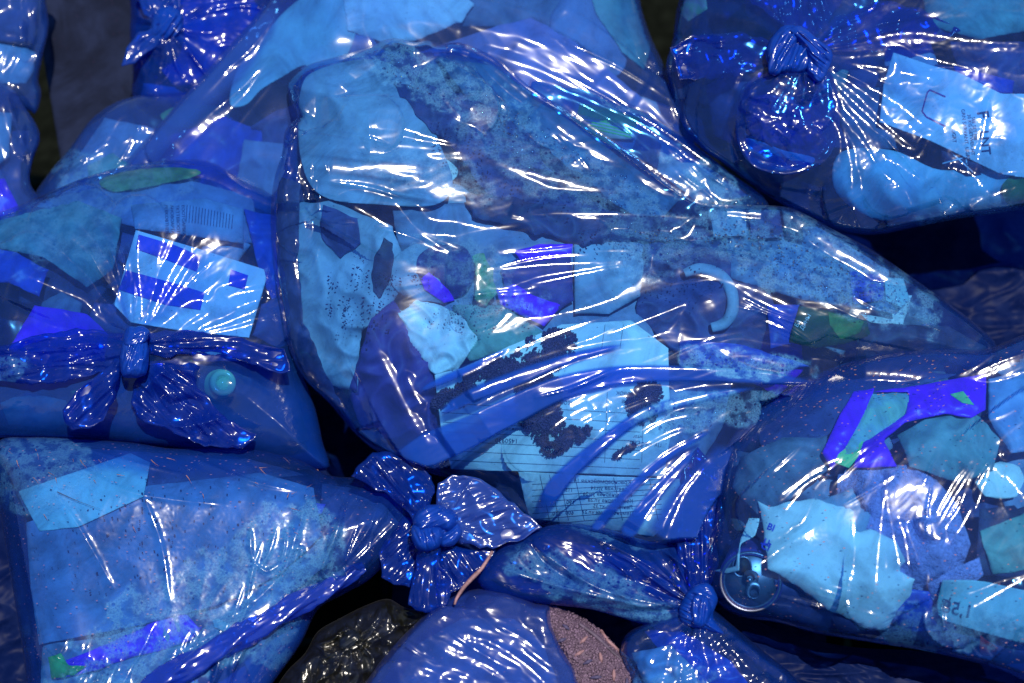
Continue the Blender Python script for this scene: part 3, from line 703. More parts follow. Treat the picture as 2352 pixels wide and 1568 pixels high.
# ------------------------------------------------------------------ big bag behind the centre
D = Patch([(640, -140), (610, 0), (520, 110), (430, 210), (340, 310), (285, 380), (290, 470), (420, 560), (700, 600), (1100, 560), (1500, 500), (1600, 420), (1600, 330), (1570, 260), (1530, 160), (1490, 70), (1470, -20), (1500, -140)], 3.5)
D.inflate(-120, 150, 260).noise(160, 16, 61).lump(760, 40, 150, 110, 26).lump(1300, 120, 180, 120, 22).keep()
for r, w, h in [([(980, 60), (1100, 70), (1250, 130), (1400, 230), (1560, 320)], 8, 13), ([(1120, 120), (1260, 170), (1400, 235), (1540, 300)], 7, 14), ([(1240, 200), (1360, 250), (1470, 300), (1560, 330)], 9, 14),
                ([(1080, 60), (1240, 100), (1380, 170), (1500, 250), (1575, 330)], 7, 11), ([(1300, 90), (1380, 150), (1430, 195)], 11, 13), ([(1380, 160), (1430, 205), (1470, 235)], 10, 12), ([(1470, 100), (1510, 170), (1560, 260)], 8, 12),
                ([(960, 170), (1080, 150), (1200, 190)], 8, 9), ([(640, 0), (560, 90), (470, 190), (370, 290)], 10, 16), ([(650, 40), (560, 140), (450, 250), (330, 370)], 12, 14), ([(620, 130), (520, 230), (400, 330)], 12, 10),
                ([(880, 60), (980, 50), (1080, 80)], 9, 8)]:
    D.taut(r, w * .8, .3, 4)
D.streaks(10, (1400, 230, 170, 110), lambda u, v: -33, 6, 220, 5, 7, 62).streaks(12, (470, 220, 120, 120), 48, 4, 220, 7, 7, 63)
D.crumple(90, 3, -30, 2.4, 66)
D.dband([(640, 10), (540, 120), (430, 235), (300, 385)], [20, 45, 40, 15], 0.45, 14)
e = empty('garbage_bag', 1000, 250, -280, 'large pale blue bag behind the big bulging bag, stretched to its left and right', 'garbage bag', GR)
D.build('film', FM_TOP, e, back=90)
item(D, 'paper_plate', 'large pale paper plate standing in the bag behind the big bulging bag', 'plate', [(528, 238), (545, 160), (600, 90), (660, 20), (740, -30), (820, -20), (820, 60), (795, 130), (745, 175), (700, 150), (650, 175), (600, 205), (565, 240)], 14, CYAN, rough=0, smooth=True, crump=(150, 3))
item(D, 'plastic_bag', 'crumpled white shopping bag at the top edge of the view', 'plastic bag', [(780, -60), (1010, -60), (1090, 10), (1060, 50), (960, 90), (900, 105), (800, 70)], 5, WHITE, crump=(40, 5), rough=3)
item(D, 'cloth_rag', 'deep blue rag low in the bag behind the big bulging bag', 'rag', [(330, 410), (420, 300), (520, 270), (600, 300), (620, 420), (560, 470), (380, 470)], 16, COBALT, crump=(50, 8))
item(D, 'cloth_rag', 'dark violet rag under the paper plate', 'rag', [(560, 300), (640, 250), (760, 220), (800, 330), (740, 470), (600, 460), (570, 380)], 20, INDIGO, crump=(50, 8))
item(D, 'carton_piece', 'dark shaded carton between the white shopping bag and the plate', 'carton', [(690, 150), (740, 100), (770, 40), (850, 80), (900, 140), (760, 240), (700, 240)], 9, paper((0.2, 0.25, 0.5), mott=.1), rough=2)
item(D, 'napkin', 'lilac napkin seen behind the top of the big bulging bag', 'napkin', [(960, 120), (1140, 60), (1220, 40), (1330, 100), (1560, 300), (1500, 340), (1200, 220), (1000, 170)], 12, LILAC, crump=(50, 5))
item(D, 'plastic_cup', 'pale blue plastic cup behind the stretched creases at the top', 'cup', [(1262, 40), (1330, -30), (1400, 20), (1440, 130), (1405, 180), (1320, 170), (1285, 110)], 16, PALE, rough=0, smooth=True)
item(D, 'packet', 'green grey packet at the top of the bag behind the big bulging bag', 'packet', [(1340, -60), (1450, -60), (1500, 90), (1480, 160), (1430, 120), (1370, 30)], 9, TEAL)
item(D, 'carton_piece', 'indigo carton in the bag behind the big bulging bag', 'carton', [(1020, -60), (1320, -60), (1300, 80), (1180, 60), (1050, 60)], 20, GREY)
item(D, 'paper_sheet', 'pale sheet deep in the bag behind the big bulging bag', 'paper', [(1180, 130), (1560, 250), (1560, 400), (1300, 400), (1180, 250)], 26, WHITE2)
item(D, 'paper_sheet', 'blue sheet low in the bag behind the big bulging bag', 'paper', [(560, 320), (660, 330), (680, 470), (600, 520), (540, 440)], 12, PALE)
fill(D, 'the rear bag', 16, 60, (70, 130), 65)

# ------------------------------------------------------------------ bag with the green packet, between the big bag and the top right bag
E = Patch([(1215, 180), (1290, 192), (1340, 198), (1430, 230), (1500, 265), (1580, 320), (1670, 390), (1765, 468), (1740, 560), (1600, 560), (1430, 470), (1300, 340), (1220, 260)], 3)
E.inflate(-10, 62, 90, .5).noise(60, 5, 71).keep()
for r, w, h in [([(1225, 190), (1280, 230), (1300, 280), (1290, 240)], 4, 12), ([(1290, 190), (1340, 230), (1330, 260), (1380, 220)], 4, 9), ([(1600, 420), (1640, 405), (1665, 425)], 4, 11), ([(1650, 330), (1620, 395), (1660, 410)], 4, 10),
                ([(1250, 200), (1370, 300), (1520, 400), (1650, 460)], 8, 9), ([(1390, 220), (1500, 280), (1640, 380), (1740, 465)], 5, 8)]:
    E.taut(r, w * .8, .35, 3)
E.crumple(30, 3, 35, 3, 72).streaks(14, (1620, 410, 90, 50), -40, 10, 90, 4, 7, 73).mist(1640, 430, 130, 50, 0.9, -35, 7).mist(1400, 220, 130, 26, 0.7, -20, 8)
e = empty('garbage_bag', 1480, 350, -120, 'blue bag with a green striped packet squeezed beside the top right knotted bag', 'garbage bag', GR); E.build('film', FM, e, back=60)
o, p = item(E, 'packet', 'green and white striped packet under the film right of the big bag', 'packet', [(1322, 232), (1400, 246), (1478, 270), (1455, 322), (1400, 318), (1330, 285), (1312, 258)], 7, WHITE2, rough=.6, crump=(60, 2))
overlay(o, p, 'green_print', [(1332, 236), (1400, 249), (1470, 271), (1460, 292), (1390, 278), (1325, 262)], paper((0.08, 0.55, 0.10), mott=.05))
line_on(o, p, [(1326, 266 + k * 7, 1452, 294 + k * 7) for k in range(4)], 2.4, paper((0.08, 0.5, 0.12), mott=.05), 'green_stripe')
item(E, 'wooden_board', 'reddish brown piece of wood under the film right of the big bag', 'wood', [(1400, 340), (1440, 345), (1500, 385), (1600, 462), (1560, 500), (1480, 450)], 9, BROWN, rough=1.5, crump=(30, 1))
item(E, 'paper_sheet', 'pale sheet behind the green striped packet', 'paper', [(1250, 200), (1500, 290), (1720, 450), (1560, 480), (1380, 330)], 20, PALE)
item(E, 'cloth_rag', 'dark rag under the green striped packet', 'rag', [(1470, 300), (1520, 330), (1510, 390), (1450, 350)], 12, INDIGO)

# ------------------------------------------------------------------ knotted bag, top right
C = Patch([(1620, -140), (1560, 0), (1545, 90), (1530, 150), (1545, 220), (1570, 290), (1610, 340), (1660, 375), (1720, 420), (1790, 465), (1860, 500), (1930, 530), (2010, 538), (2100, 522), (2200, 502), (2300, 488), (2420, 470), (2600, 420), (2620, -140)], 3)
C.inflate(-20, 150, 230).noise(150, 10, 81).lump(2120, 380, 260, 130, 20).lump(2200, 180, 160, 110, 8).lump(1790, 260, 110, 110, 34).cone(1835, 112, 60, 70).keep()
C.pleats(1850, 120, 9, 330, 22, 82, 20, dens=.55)
for r, w, h in [([(1905, 140), (1990, 150), (2070, 165), (2140, 180)], 4, 12), ([(1905, 150), (1980, 190), (2060, 235), (2120, 285), (2145, 300)], 6, 18), ([(1900, 155), (1940, 230), (2000, 290), (2060, 345), (2110, 360), (2140, 300)], 5, 13),
                ([(1895, 160), (1930, 260), (1955, 380), (1960, 460), (1985, 500)], 6, 18), ([(1920, 250), (2000, 350), (2070, 450), (2050, 500)], 5, 14), ([(1900, 170), (1960, 210), (2040, 290), (2110, 350)], 5, 12),
                ([(2060, 130), (2050, 170), (2010, 180)], 6, 10), ([(1960, 100), (2100, 95), (2250, 110), (2352, 115)], 10, 14), ([(1930, 105), (2080, 75), (2200, 88), (2340, 100)], 8, 10),
                ([(1800, 80), (1700, 95), (1600, 90), (1550, 85)], 8, 12), ([(1800, 115), (1690, 140), (1560, 160)], 9, 14), ([(1770, 60), (1680, 40), (1600, 20)], 7, 12), ([(1800, 60), (1760, 10), (1720, -40)], 7, 12),
                ([(1660, 190), (1640, 260), (1650, 330), (1700, 400)], 6, 14), ([(1700, 170), (1670, 240), (1672, 320), (1690, 400)], 5, 11), ([(1780, 270), (1830, 240), (1850, 290), (1880, 310)], 6, 10), ([(1900, 360), (1870, 410), (1860, 450)], 5, 11),
                ([(2270, 230), (2260, 300), (2250, 350), (2240, 400)], 5, 11), ([(2170, 380), (2230, 400), (2270, 440)], 6, 10), ([(2050, 430), (2140, 410), (2160, 460), (2150, 510)], 5, 12), ([(2200, 490), (2250, 460), (2330, 430)], 8, 13),
                ([(2030, 400), (2080, 440), (2100, 490)], 4, 9), ([(1780, 495), (1900, 500), (1960, 480)], 4, 5)]:
    C.taut(r, w * .7, .40, h * .25)
C.crumple(26, 3.0, 30, 1.6, 83).crumple(15, 2.6, 0, 1.5, 84, region=(1820, 280, 150, 140)).crumple(18, 3.6, 60, 1.6, 85, region=(2180, 400, 200, 90))
C.streaks(12, (2050, 300, 220, 150), lambda u, v: math.degrees(math.atan2(-(v - 130), u - 1850)), 7, 120, 3.5, 7, 86)
C.mist(2240, 480, 140, 30, .4, 10, 9)
e = empty('garbage_bag', 2000, 300, -160, 'blue garbage bag tied in a big knot at upper right over white cartons', 'garbage bag', GR)
C.build('film', FM_LEFT, e, back=100)
for poly, zr, H, cx, cy, sd_ in [([(1850, 110), (1800, 60), (1700, -20), (1660, -120), (1900, -140), (1960, -40), (1900, 60)], 110, 46, 1850, 110, 87),
                                    ([(1860, 100), (1920, 40), (2020, 0), (2120, 20), (2210, 70), (2120, 110), (1980, 120), (1890, 130)], 105, 40, 1860, 110, 88),
                                    ([(1800, 100), (1700, 75), (1590, 80), (1540, 110), (1560, 180), (1680, 180), (1780, 150)], 92, 40, 1830, 110, 90)]:
    tail(e, poly, zr, H, cx, cy, sd_, 60, FM_DEEP)
t = Patch([(1830, 140), (1770, 160), (1712, 190), (1690, 250), (1695, 330), (1735, 385), (1820, 400), (1900, 365), (1930, 290), (1925, 210), (1900, 160)], 2.5).inflate(118, 60, 105)
t.Z -= .38 * (t.V - 270) * np.clip(t.d / 20, 0, 1); t.keep()
FRONT_LOBE = t
t.pleats(1850, 120, 14, 200, 14, 89, 15, dens=.3).crumple(60, 20, 20, 1.5, 130, 1).crumple(38, 18, 60, 1.2, 132, 1).crumple(24, 8, 60, 1.5, 131, region=(1830, 270, 90, 60)); t.build('tail', FM_LEFT, e, back=12)
wad(e, 'knot', [(1758, 130), (1768, 90), (1800, 58), (1840, 62), (1872, 92), (1880, 130), (1862, 160), (1820, 172), (1780, 165)], 176, 46, 60, 120, FM_TIE)
wad(e, 'knot_wrap', [(1812, 70), (1840, 60), (1880, 90), (1912, 120), (1905, 160), (1880, 190), (1855, 165), (1850, 120)], 205, 30, -45, 121, FM_TIE, 22)
wad(e, 'knot_wrap', [(1770, 120), (1800, 70), (1830, 62), (1835, 90), (1815, 130), (1790, 170), (1765, 165)], 203, 26, 60, 122, FM_TIE, 20)
o, p = item(C, 'milk_carton', 'big white carton with a printed label inside the top right bag', 'carton', [(2052, 120), (2140, 150), (2200, 165), (2300, 215), (2360, 215), (2440, 230), (2440, 420), (2300, 400), (2130, 320), (2020, 280), (2030, 190)], 8, WHITE, rough=0, crump=(120, 3))
line_on(o, p, [(2136, 206, 2172, 222), (2130, 212, 2118, 255), (2118, 255, 2128, 268), (2128, 268, 2172, 290), (2130, 212, 2136, 206)], 3.2, paper((0.35, 0.02, 0.3), mott=.05), 'red_frame')
for s, u, v, sz, an in [('F', 2244, 256, 38, -80), ('LNT', 2250, 300, 30, -84), ('GRN SARVANT  UGRTO', 2208, 250, 12, -84), ('30 KG GETWEICHT', 2222, 262, 11, -84), ('SEE SET NB', 2232, 268, 11, -84), ('UGRT', 2186, 296, 12, -84)]:
    text_on(o, p, s, u, v, sz, an, PRINT, bold=.4 if sz > 20 else 0)
item(C, 'plastic_tub', 'white plastic tub resting at the bottom of the top right bag', 'tub', [(1930, 350), (2050, 345), (2160, 390), (2290, 380), (2345, 420), (2330, 470), (2180, 500), (2020, 505), (1920, 440)], 10, CYAN, rough=0, smooth=True, crump=(60, 5))
item(FRONT_LOBE, 'mesh_sack', 'dark indigo net sack in the front lobe of the top right bag', 'sack', [(1712, 225), (1760, 215), (1830, 240), (1900, 290), (1900, 340), (1860, 370), (1790, 345), (1715, 310)], 7, paper((0.17, 0.04, 0.40), mott=.2, scale=90, bump=.8), crump=(18, 5))
item(C, 'paper_plate', 'white paper plate edge low in the top right bag beside the net sack', 'plate', [(1708, 320), (1740, 322), (1800, 345), (1870, 362), (1850, 385), (1800, 392), (1740, 385), (1712, 355)], 5, WHITE, rough=0, smooth=True, crump=(90, 1))
o, p = item(C, 'food_tray', 'small dark tray with a white grid inside the top right bag', 'tray', [(2160, 342), (2210, 335), (2262, 355), (2258, 395), (2220, 402), (2170, 380)], 6.5, DARK, rough=0)
line_on(o, p, [(2180, 345, 2235, 395), (2165, 375, 2255, 350), (2215, 340, 2225, 400)], 3, WHITE, 'white_grid')
item(C, 'bottle_label', 'blue violet bottle in the upper part of the top right bag', 'bottle', [(2190, 150), (2230, 160), (2330, 185), (2325, 215), (2230, 215), (2195, 190)], 5, COBALT, rough=0)
item(C, 'paper_sheet', 'turquoise sheet at the right edge behind the top right knot', 'paper', [(2110, -60), (2420, -60), (2420, 60), (2250, 90), (2130, 60)], 12, TEAL)
item(C, 'cloth_rag', 'dark violet rag above the white carton in the top right bag', 'rag', [(2180, 95), (2440, 95), (2440, 220), (2330, 215), (2200, 160)], 16, INDIGO, crump=(40, 6))
item(C, 'leaf', 'green leaf at the lower right corner of the top right bag', 'leaf', [(2300, 430), (2350, 390), (2430, 380), (2430, 480), (2330, 478)], 6, paper((0.10, 0.28, 0.08), mott=.2), smooth=True)
item(C, 'napkin', 'pale napkin left of the white carton in the top right bag', 'napkin', [(1930, 200), (2030, 200), (2060, 340), (1960, 350), (1930, 290)], 20, GREY)
item(C, 'food_wrapper', 'pink and green wrapper at the top left of the top right bag', 'wrapper', [(1560, -40), (1620, -40), (1625, 20), (1580, 50), (1558, 30)], 8, paper((0.75, 0.35, 0.45), mott=.2, col2=(0.2, 0.5, 0.15), scale=25))
fill(C, 'the top right knotted bag', 18, 62, (60, 120), 91)
# ------------------------------------------------------------------ knotted bag, left
B = Patch([(-180, 520), (-60, 500), (0, 487), (100, 447), (200, 405), (310, 377), (430, 366), (490, 374), (560, 415), (640, 460), (690, 560), (700, 720), (700, 860), (725, 940), (740, 1010), (750, 1080), (620, 1060), (400, 1030), (200, 1012), (40, 1006), (-60, 1000), (-180, 960)], 3)
B.inflate(-10, 140, 240).noise(150, 8, 101).lump(330, 520, 260, 110, 20).cone(305, 770, 55, 60).lump(520, 880, 50, 40, 26).keep()
B.pleats(303, 765, 12, 280, 26, 102, 18, a0=-20, a1=200, dens=.6)
for r, w, h in [([(325, 760), (322, 680), (315, 600), (318, 515)], 4.5, 17), ([(335, 755), (365, 680), (400, 610), (440, 540)], 4.5, 18), ([(340, 760), (380, 700), (430, 620), (445, 590)], 4, 14),
                ([(345, 765), (410, 715), (480, 660), (530, 620)], 5, 20), ([(410, 760), (470, 725), (530, 680), (600, 665), (615, 675)], 4.5, 14), ([(440, 765), (520, 740), (590, 710), (612, 690)], 4, 14),
                ([(460, 770), (540, 755), (605, 735)], 4, 12), ([(300, 750), (270, 690), (250, 640), (240, 600)], 4, 14), ([(290, 755), (230, 700), (160, 620), (100, 560), (60, 500)], 6, 18),
                ([(280, 755), (220, 720), (140, 640), (70, 580), (0, 560)], 6, 18), ([(270, 760), (170, 690), (120, 650), (70, 600)], 4, 14), ([(170, 740), (110, 690), (60, 660), (10, 640)], 6, 13),
                ([(240, 740), (190, 690), (120, 660), (30, 620)], 5, 12), ([(295, 745), (300, 650), (290, 580)], 4, 13), ([(390, 720), (440, 690), (480, 690), (500, 660), (560, 640)], 5, 12),
                ([(190, 490), (260, 560), (300, 640)], 8, 10), ([(130, 520), (220, 600), (280, 700)], 7, 12), ([(400, 380), (500, 420), (600, 470)], 12, 6)]:
    B.taut(r, w * .8, .45, h * .3)
B.streaks(12, (330, 640, 130, 90), lambda u, v: math.degrees(math.atan2(-(v - 770), u - 303)), 6, 90, 3, 7, 103)
B.crumple(24, 2.2, 40, 2, 104).crumple(12, 2.2, 60, 1.5, 105, region=(330, 650, 110, 90))
B.mist(220, 460, 240, 60, .35, 15, 11).mist(120, 560, 160, 50, .35, 0, 12)
B.dens = np.maximum(B.dens, .45 / (1 + np.exp(-(B.V - 845 - (B.U - 300) * .08) / 16)))
e = empty('garbage_bag', 330, 700, -150, 'blue garbage bag at left with pleats fanning out above its knot', 'garbage bag', GR)
B.build('film', FM_LEFT, e, back=100)
for poly, zr, H, cx, cy, sd_, R, md in [([(285, 820), (270, 880), (262, 920), (235, 965), (205, 985), (165, 985), (147, 970), (148, 940), (172, 900), (225, 860), (262, 825)], 160, 26, 300, 830, 106, 40, [('ridge', [(275, 870), (220, 920), (165, 970)], 5, 12), ('ridge', [(268, 900), (230, 950), (200, 975)], 5, 11)]),
        ([(300, 770), (200, 755), (100, 765), (20, 790), (-80, 800), (-80, 860), (20, 880), (120, 880), (200, 865), (290, 835)], 138, 38, 300, 800, 107, 60, [('crumple', 16, 12, 0, 1.2, 160, 2, (205, 800, 45, 30)), ('mist', -10, 850, 90, 30, .5, 0, 14)]),
        ([(325, 762), (430, 757), (560, 776), (655, 806), (668, 852), (640, 862), (590, 838), (480, 806), (430, 812), (380, 822), (345, 812)], 142, 24, 315, 790, 108, 40, []),
        ([(330, 835), (400, 822), (462, 838), (452, 880), (505, 950), (590, 1000), (560, 1030), (470, 1024), (380, 985), (320, 965), (298, 925), (312, 870)], 118, 36, 320, 830, 109, 60, [('ridge', [(330, 900), (370, 855), (440, 850), (500, 880), (520, 930)], 14, 26), ('ridge', [(350, 960), (420, 980), (540, 950)], 10, 16), ('ridge', [(390, 930), (440, 920), (490, 960)], 12, -22)])]:
    tail(e, poly, zr, H, cx, cy, sd_, R, FM_DEEP, md)
wad(e, 'knot', [(292, 752), (318, 752), (338, 775), (342, 830), (334, 860), (305, 868), (280, 862), (274, 830), (280, 785)], 182, 40, 75, 140, FM_TIE, 16, 9, 24)
wad(e, 'knot_wrap', [(290, 765), (320, 748), (345, 762), (330, 790), (300, 800), (284, 792)], 196, 26, 20, 141, FM_TIE, 16, 7, 16)
# what the left bag holds
o, p = item(B, 'leaflet', 'white leaflet with broad blue bars behind the pleats of the left bag', 'leaflet', [(312, 528), (460, 572), (606, 618), (612, 640), (572, 775), (420, 760), (300, 740), (262, 700)], 8, WHITE, rough=0, crump=(160, 3))
for poly in ([(318, 538), (400, 562), (462, 588), (452, 624), (380, 596), (312, 572)], [(290, 620), (400, 650), (470, 672), (460, 712), (380, 700), (272, 665)], [(530, 618), (570, 632), (562, 665), (524, 655)]):
    overlay(o, p, 'blue_bar', poly, BLUEPRINT)
o, p = item(B, 'newspaper', 'pale printed packaging sheet above the leaflet in the left bag', 'paper', [(300, 470), (470, 455), (560, 480), (560, 560), (430, 540), (310, 525)], 9, WHITE2, rough=0, crump=(100, 3))
rt = random.Random(5)
for k in range(4):
    text_on(o, p, ''.join(rt.choice('BHTOPEAK') for _ in range(11)), 378 + k * 13, 470, 11, -88, PRINT)
line_on(o, p, [(430 + k * 7, 470 + k * 1.5, 427 + k * 7, 510 + k) for k in range(16)], 1.6, PRINT, 'barcode')
item(B, 'packet', 'vivid violet blue packet left of the left knot', 'packet', [(-60, 560), (40, 580), (110, 620), (90, 680), (20, 650), (-60, 640)], 8, COBALT, crump=(50, 4))
item(B, 'packet', 'vivid cobalt packet beside the left knot', 'packet', [(80, 700), (200, 720), (250, 770), (240, 830), (100, 850), (20, 800)], 12, VIOLET, crump=(50, 5))
item(B, 'plastic_bag', 'pale turquoise plastic bag inside the left knotted bag', 'plastic bag', [(-60, 520), (60, 490), (180, 460), (280, 500), (260, 620), (200, 660), (100, 590), (-60, 560)], 13, TEAL, crump=(50, 8))
item(B, 'paper_sheet', 'blue white sheet under the top of the left bag', 'paper', [(60, 470), (220, 430), (420, 410), (580, 450), (600, 560), (420, 540), (200, 500)], 24, PALE, crump=(70, 6))
item(B, 'leaf', 'olive green leaf under the top edge of the left bag', 'leaf', [(230, 412), (320, 388), (430, 386), (460, 400), (360, 425), (260, 440)], 7, paper((0.35, 0.5, 0.12), mott=.25), smooth=True)
item(B, 'cloth_rag', 'deep blue rag at the right side of the left bag', 'rag', [(560, 480), (650, 500), (660, 640), (640, 720), (600, 640)], 15, COBALT, crump=(40, 6))
item(B, 'carton_piece', 'violet carton at the right of the leaflet', 'carton', [(600, 700), (680, 660), (690, 780), (640, 800), (580, 770)], 10, INDIGO)
item(B, 'cloth_rag', 'dark rag in the shaded belly of the left bag', 'rag', [(380, 830), (660, 830), (710, 1010), (560, 1040), (360, 1000)], 26, DARK, crump=(50, 6))
item(B, 'packet', 'green blue packet below the left knot', 'packet', [(0, 925), (60, 900), (150, 920), (190, 960), (120, 985), (20, 975)], 10, TEAL, crump=(40, 5))
item(B, 'packet', 'small green wrapper below the left tail', 'wrapper', [(160, 900), (200, 880), (230, 900), (190, 930)], 9, GREEN)
item(B, 'cloth_rag', 'dark violet rag low in the left bag', 'rag', [(-60, 850), (200, 860), (340, 950), (300, 1000), (-60, 990)], 22, DARK, crump=(50, 6))
bt = empty('bottle', 520, 880, 140, 'green glass bottle whose teal lit mouth presses against the left bag', 'bottle')
GLASS, nt_, out_ = new_mat('bottle_glass'); n_ = N(nt_)
nt_.links.new(n_('BsdfPrincipled', {'Base Color': (0.6, 1.0, 0.42, 1), 'Roughness': 0.12, 'Subsurface Weight': 0.0}).outputs[0], out_.inputs[0])
zb = float(B.at(np.array(516.), np.array(876.)))
lathe('bottle_neck', (514, 878, zb - 20), (0.25, 0.1, 1), [(0, -16), (13, -16), (16, -5), (21, 0), (28, -1), (31, -7), (31, -20), (30, -26), (34, -30), (34, -60), (60, -120), (80, -190), (80, -260)], GLASS, bt)
fill(B, 'the left knotted bag', 18, 60, (55, 110), 110)

# ------------------------------------------------------------------ the big bulging bag in the middle
A = Patch([(660, 200), (672, 178), (710, 148), (780, 128), (850, 108), (880, 92), (915, 88), (950, 96), (985, 92), (1010, 100), (1060, 98), (1120, 122), (1150, 140), (1210, 192), (1300, 250), (1370, 300), (1440, 345), (1510, 400), (1565, 440), (1610, 464), (1700, 470), (1800, 474), (1850, 492), (1920, 530), (2000, 572), (2100, 640), (2170, 690), (2230, 735), (2290, 795),
           (2260, 850), (2120, 880), (1980, 900), (1870, 920), (1790, 960), (1720, 1010), (1680, 1080), (1668, 1160), (1650, 1240), (1560, 1250), (1480, 1255), (1400, 1235), (1300, 1220), (1230, 1210), (1160, 1160), (1080, 1110), (980, 1085), (880, 1045), (820, 1000), (760, 930), (700, 870), (662, 800), (645, 720), (632, 640), (624, 560), (622, 480), (630, 410), (648, 350), (655, 300), (680, 268), (668, 235)], 3)
A.inflate(60, 165, 300, .55)
A.noise(300, 9, 201).lump(900, 430, 210, 220, 24).lump(1120, 620, 70, 90, 30, 0, .8).lump(1620, 690, 66, 66, 22).lump(1300, 900, 260, 180, 16).lump(1800, 650, 260, 90, 14, 20)
A.lump(1560, 1180, 120, 90, -40).keep()
A.pleats(1655, 1130, 26, 230, 44, 202, 20, a0=95, a1=250, dens=.65)
RA = [([(722, 420), (790, 450), (880, 492), (980, 540), (1090, 582)], 6, 16), ([(760, 440), (860, 500), (960, 555), (1080, 600)], 6, 9), ([(955, 468), (985, 500), (1040, 508), (1100, 520), (1165, 518), (1228, 515)], 6, 15),
      ([(1165, 490), (1200, 500), (1228, 516)], 5, 12), ([(785, 352), (850, 346), (930, 352), (1050, 350)], 8, 15), ([(790, 340), (830, 335), (900, 332), (1050, 345)], 5, 10), ([(845, 286), (910, 290), (980, 312), (1060, 332)], 6, 14),
      ([(735, 362), (820, 380), (920, 400), (1010, 425)], 8, 12), ([(720, 372), (800, 385), (900, 378), (1000, 390)], 14, 10), ([(1105, 606), (1200, 604), (1320, 600), (1435, 596)], 4, 12), ([(1108, 634), (1200, 622), (1320, 610), (1425, 600)], 4, 12),
      ([(1112, 622), (1250, 608), (1400, 600)], 3, 8), ([(1160, 692), (1240, 678), (1340, 660), (1440, 640)], 5, 13), ([(1180, 662), (1280, 650), (1400, 622)], 5, 13), ([(1200, 655), (1300, 636), (1420, 612)], 3, 8),
      ([(1102, 588), (1092, 630), (1098, 690)], 12, 14), ([(1120, 580), (1240, 565), (1340, 560)], 8, 7),
      ([(1100, 840), (1200, 800), (1330, 758), (1480, 715), (1655, 655)], 5, 15), ([(1105, 852), (1250, 815), (1400, 765), (1540, 712), (1658, 664)], 4, 11), ([(1090, 830), (1130, 812), (1200, 790)], 4, 10), ([(1115, 870), (1220, 840), (1330, 800)], 4, 9),
      ([(1020, 935), (1100, 895), (1220, 852), (1340, 815), (1470, 800)], 7, 16), ([(1130, 912), (1240, 872), (1340, 850), (1450, 843), (1600, 846), (1750, 852)], 8, 18), ([(1210, 905), (1280, 888), (1400, 860)], 10, 11),
      ([(1225, 1020), (1290, 965), (1360, 915), (1440, 880), (1500, 872)], 6, 9), ([(1290, 940), (1350, 905), (1410, 880)], 7, 9), ([(1300, 960), (1360, 930)], 8, 8), ([(1330, 980), (1390, 945)], 6, 7),
      ([(1340, 1060), (1430, 990), (1540, 930), (1680, 890)], 7, 14), ([(1200, 1150), (1290, 1080), (1400, 990), (1490, 935)], 7, 16), ([(1350, 1200), (1430, 1110), (1530, 1020), (1640, 960)], 6, 16), ([(1410, 1220), (1490, 1120), (1580, 1020), (1680, 940)], 6, 16),
      ([(1470, 1230), (1530, 1130), (1610, 1040)], 6, 16), ([(1530, 1235), (1570, 1140), (1630, 1060)], 5, 16), ([(1460, 1010), (1520, 970), (1600, 950)], 3, 10), ([(1430, 1060), (1500, 1020), (1590, 980)], 3, 9),
      ([(1060, 350), (1200, 392), (1350, 430), (1500, 462), (1700, 485), (1830, 500)], 9, 8), ([(1240, 300), (1300, 350), (1330, 385)], 8, 11), ([(1190, 200), (1280, 290), (1420, 380), (1560, 455)], 8, 9),
      ([(1160, 500), (1300, 490), (1450, 492), (1600, 500)], 5, 11), ([(1600, 502), (1580, 540), (1540, 552)], 5, 12), ([(1000, 205), (1060, 280)], 2.5, 7), ([(1050, 218), (1100, 270)], 2.5, 7),
      ([(860, 118), (930, 150), (1000, 195), (1080, 250)], 9, 12), ([(1700, 640), (1840, 690), (2000, 715), (2140, 745), (2270, 795)], 11, 16), ([(1820, 500), (1900, 560), (2040, 640), (2200, 740)], 9, 8),
      ([(1560, 620), (1720, 660), (1850, 720)], 9, 10), ([(1640, 800), (1760, 830), (1860, 850)], 9, 12), ([(1000, 1010), (1120, 930), (1240, 880), (1380, 845)], 9, 14), ([(650, 300), (760, 290), (860, 285)], 8, 12),
      ([(680, 270), (740, 240), (800, 170)], 8, 14), ([(665, 200), (720, 210), (690, 265)], 8, 10), ([(640, 560), (660, 700), (690, 820)], 5, 13), ([(660, 480), (672, 600), (700, 720)], 6, 9), ([(640, 380), (690, 420), (700, 520)], 6, 9),
      ([(780, 930), (860, 900), (1000, 880), (1100, 830)], 6, 11), ([(860, 1010), (960, 990), (1040, 930)], 6, 9), ([(930, 850), (950, 900), (975, 940)], 7, 10), ([(860, 790), (900, 870), (940, 950), (980, 1010)], 9, 11),
      ([(880, 95), (900, 115), (960, 120)], 5, 9), ([(990, 100), (1080, 120), (1170, 190), (1230, 240)], 6, 10)]
for r, w, h in RA: A.taut(r, w * .8, .36 if w < 8 else .28, 3 + h * .12)
A.streaks(10, (900, 420, 170, 120), lambda u, v: -14, 8, 170, 5, 6, 203).streaks(10, (1280, 620, 150, 60), 6, 4, 200, 3.5, 5, 204).streaks(14, (1350, 840, 230, 90), 20, 4, 200, 4.5, 6, 205)
A.streaks(30, (700, 560, 50, 260), lambda u, v: 80, 22, 80, 4, 8, 206).streaks(8, (1260, 280, 150, 100), -38, 10, 130, 4, 4, 207).streaks(14, (1900, 700, 250, 80), -24, 8, 160, 4, 6, 208)
A.crumple(26, 1.0, 20, 2.5, 209).crumple(60, 1.6, 15, 2.5, 210).crumple(16, 2.4, 90, 2, 211, region=(680, 520, 60, 260))
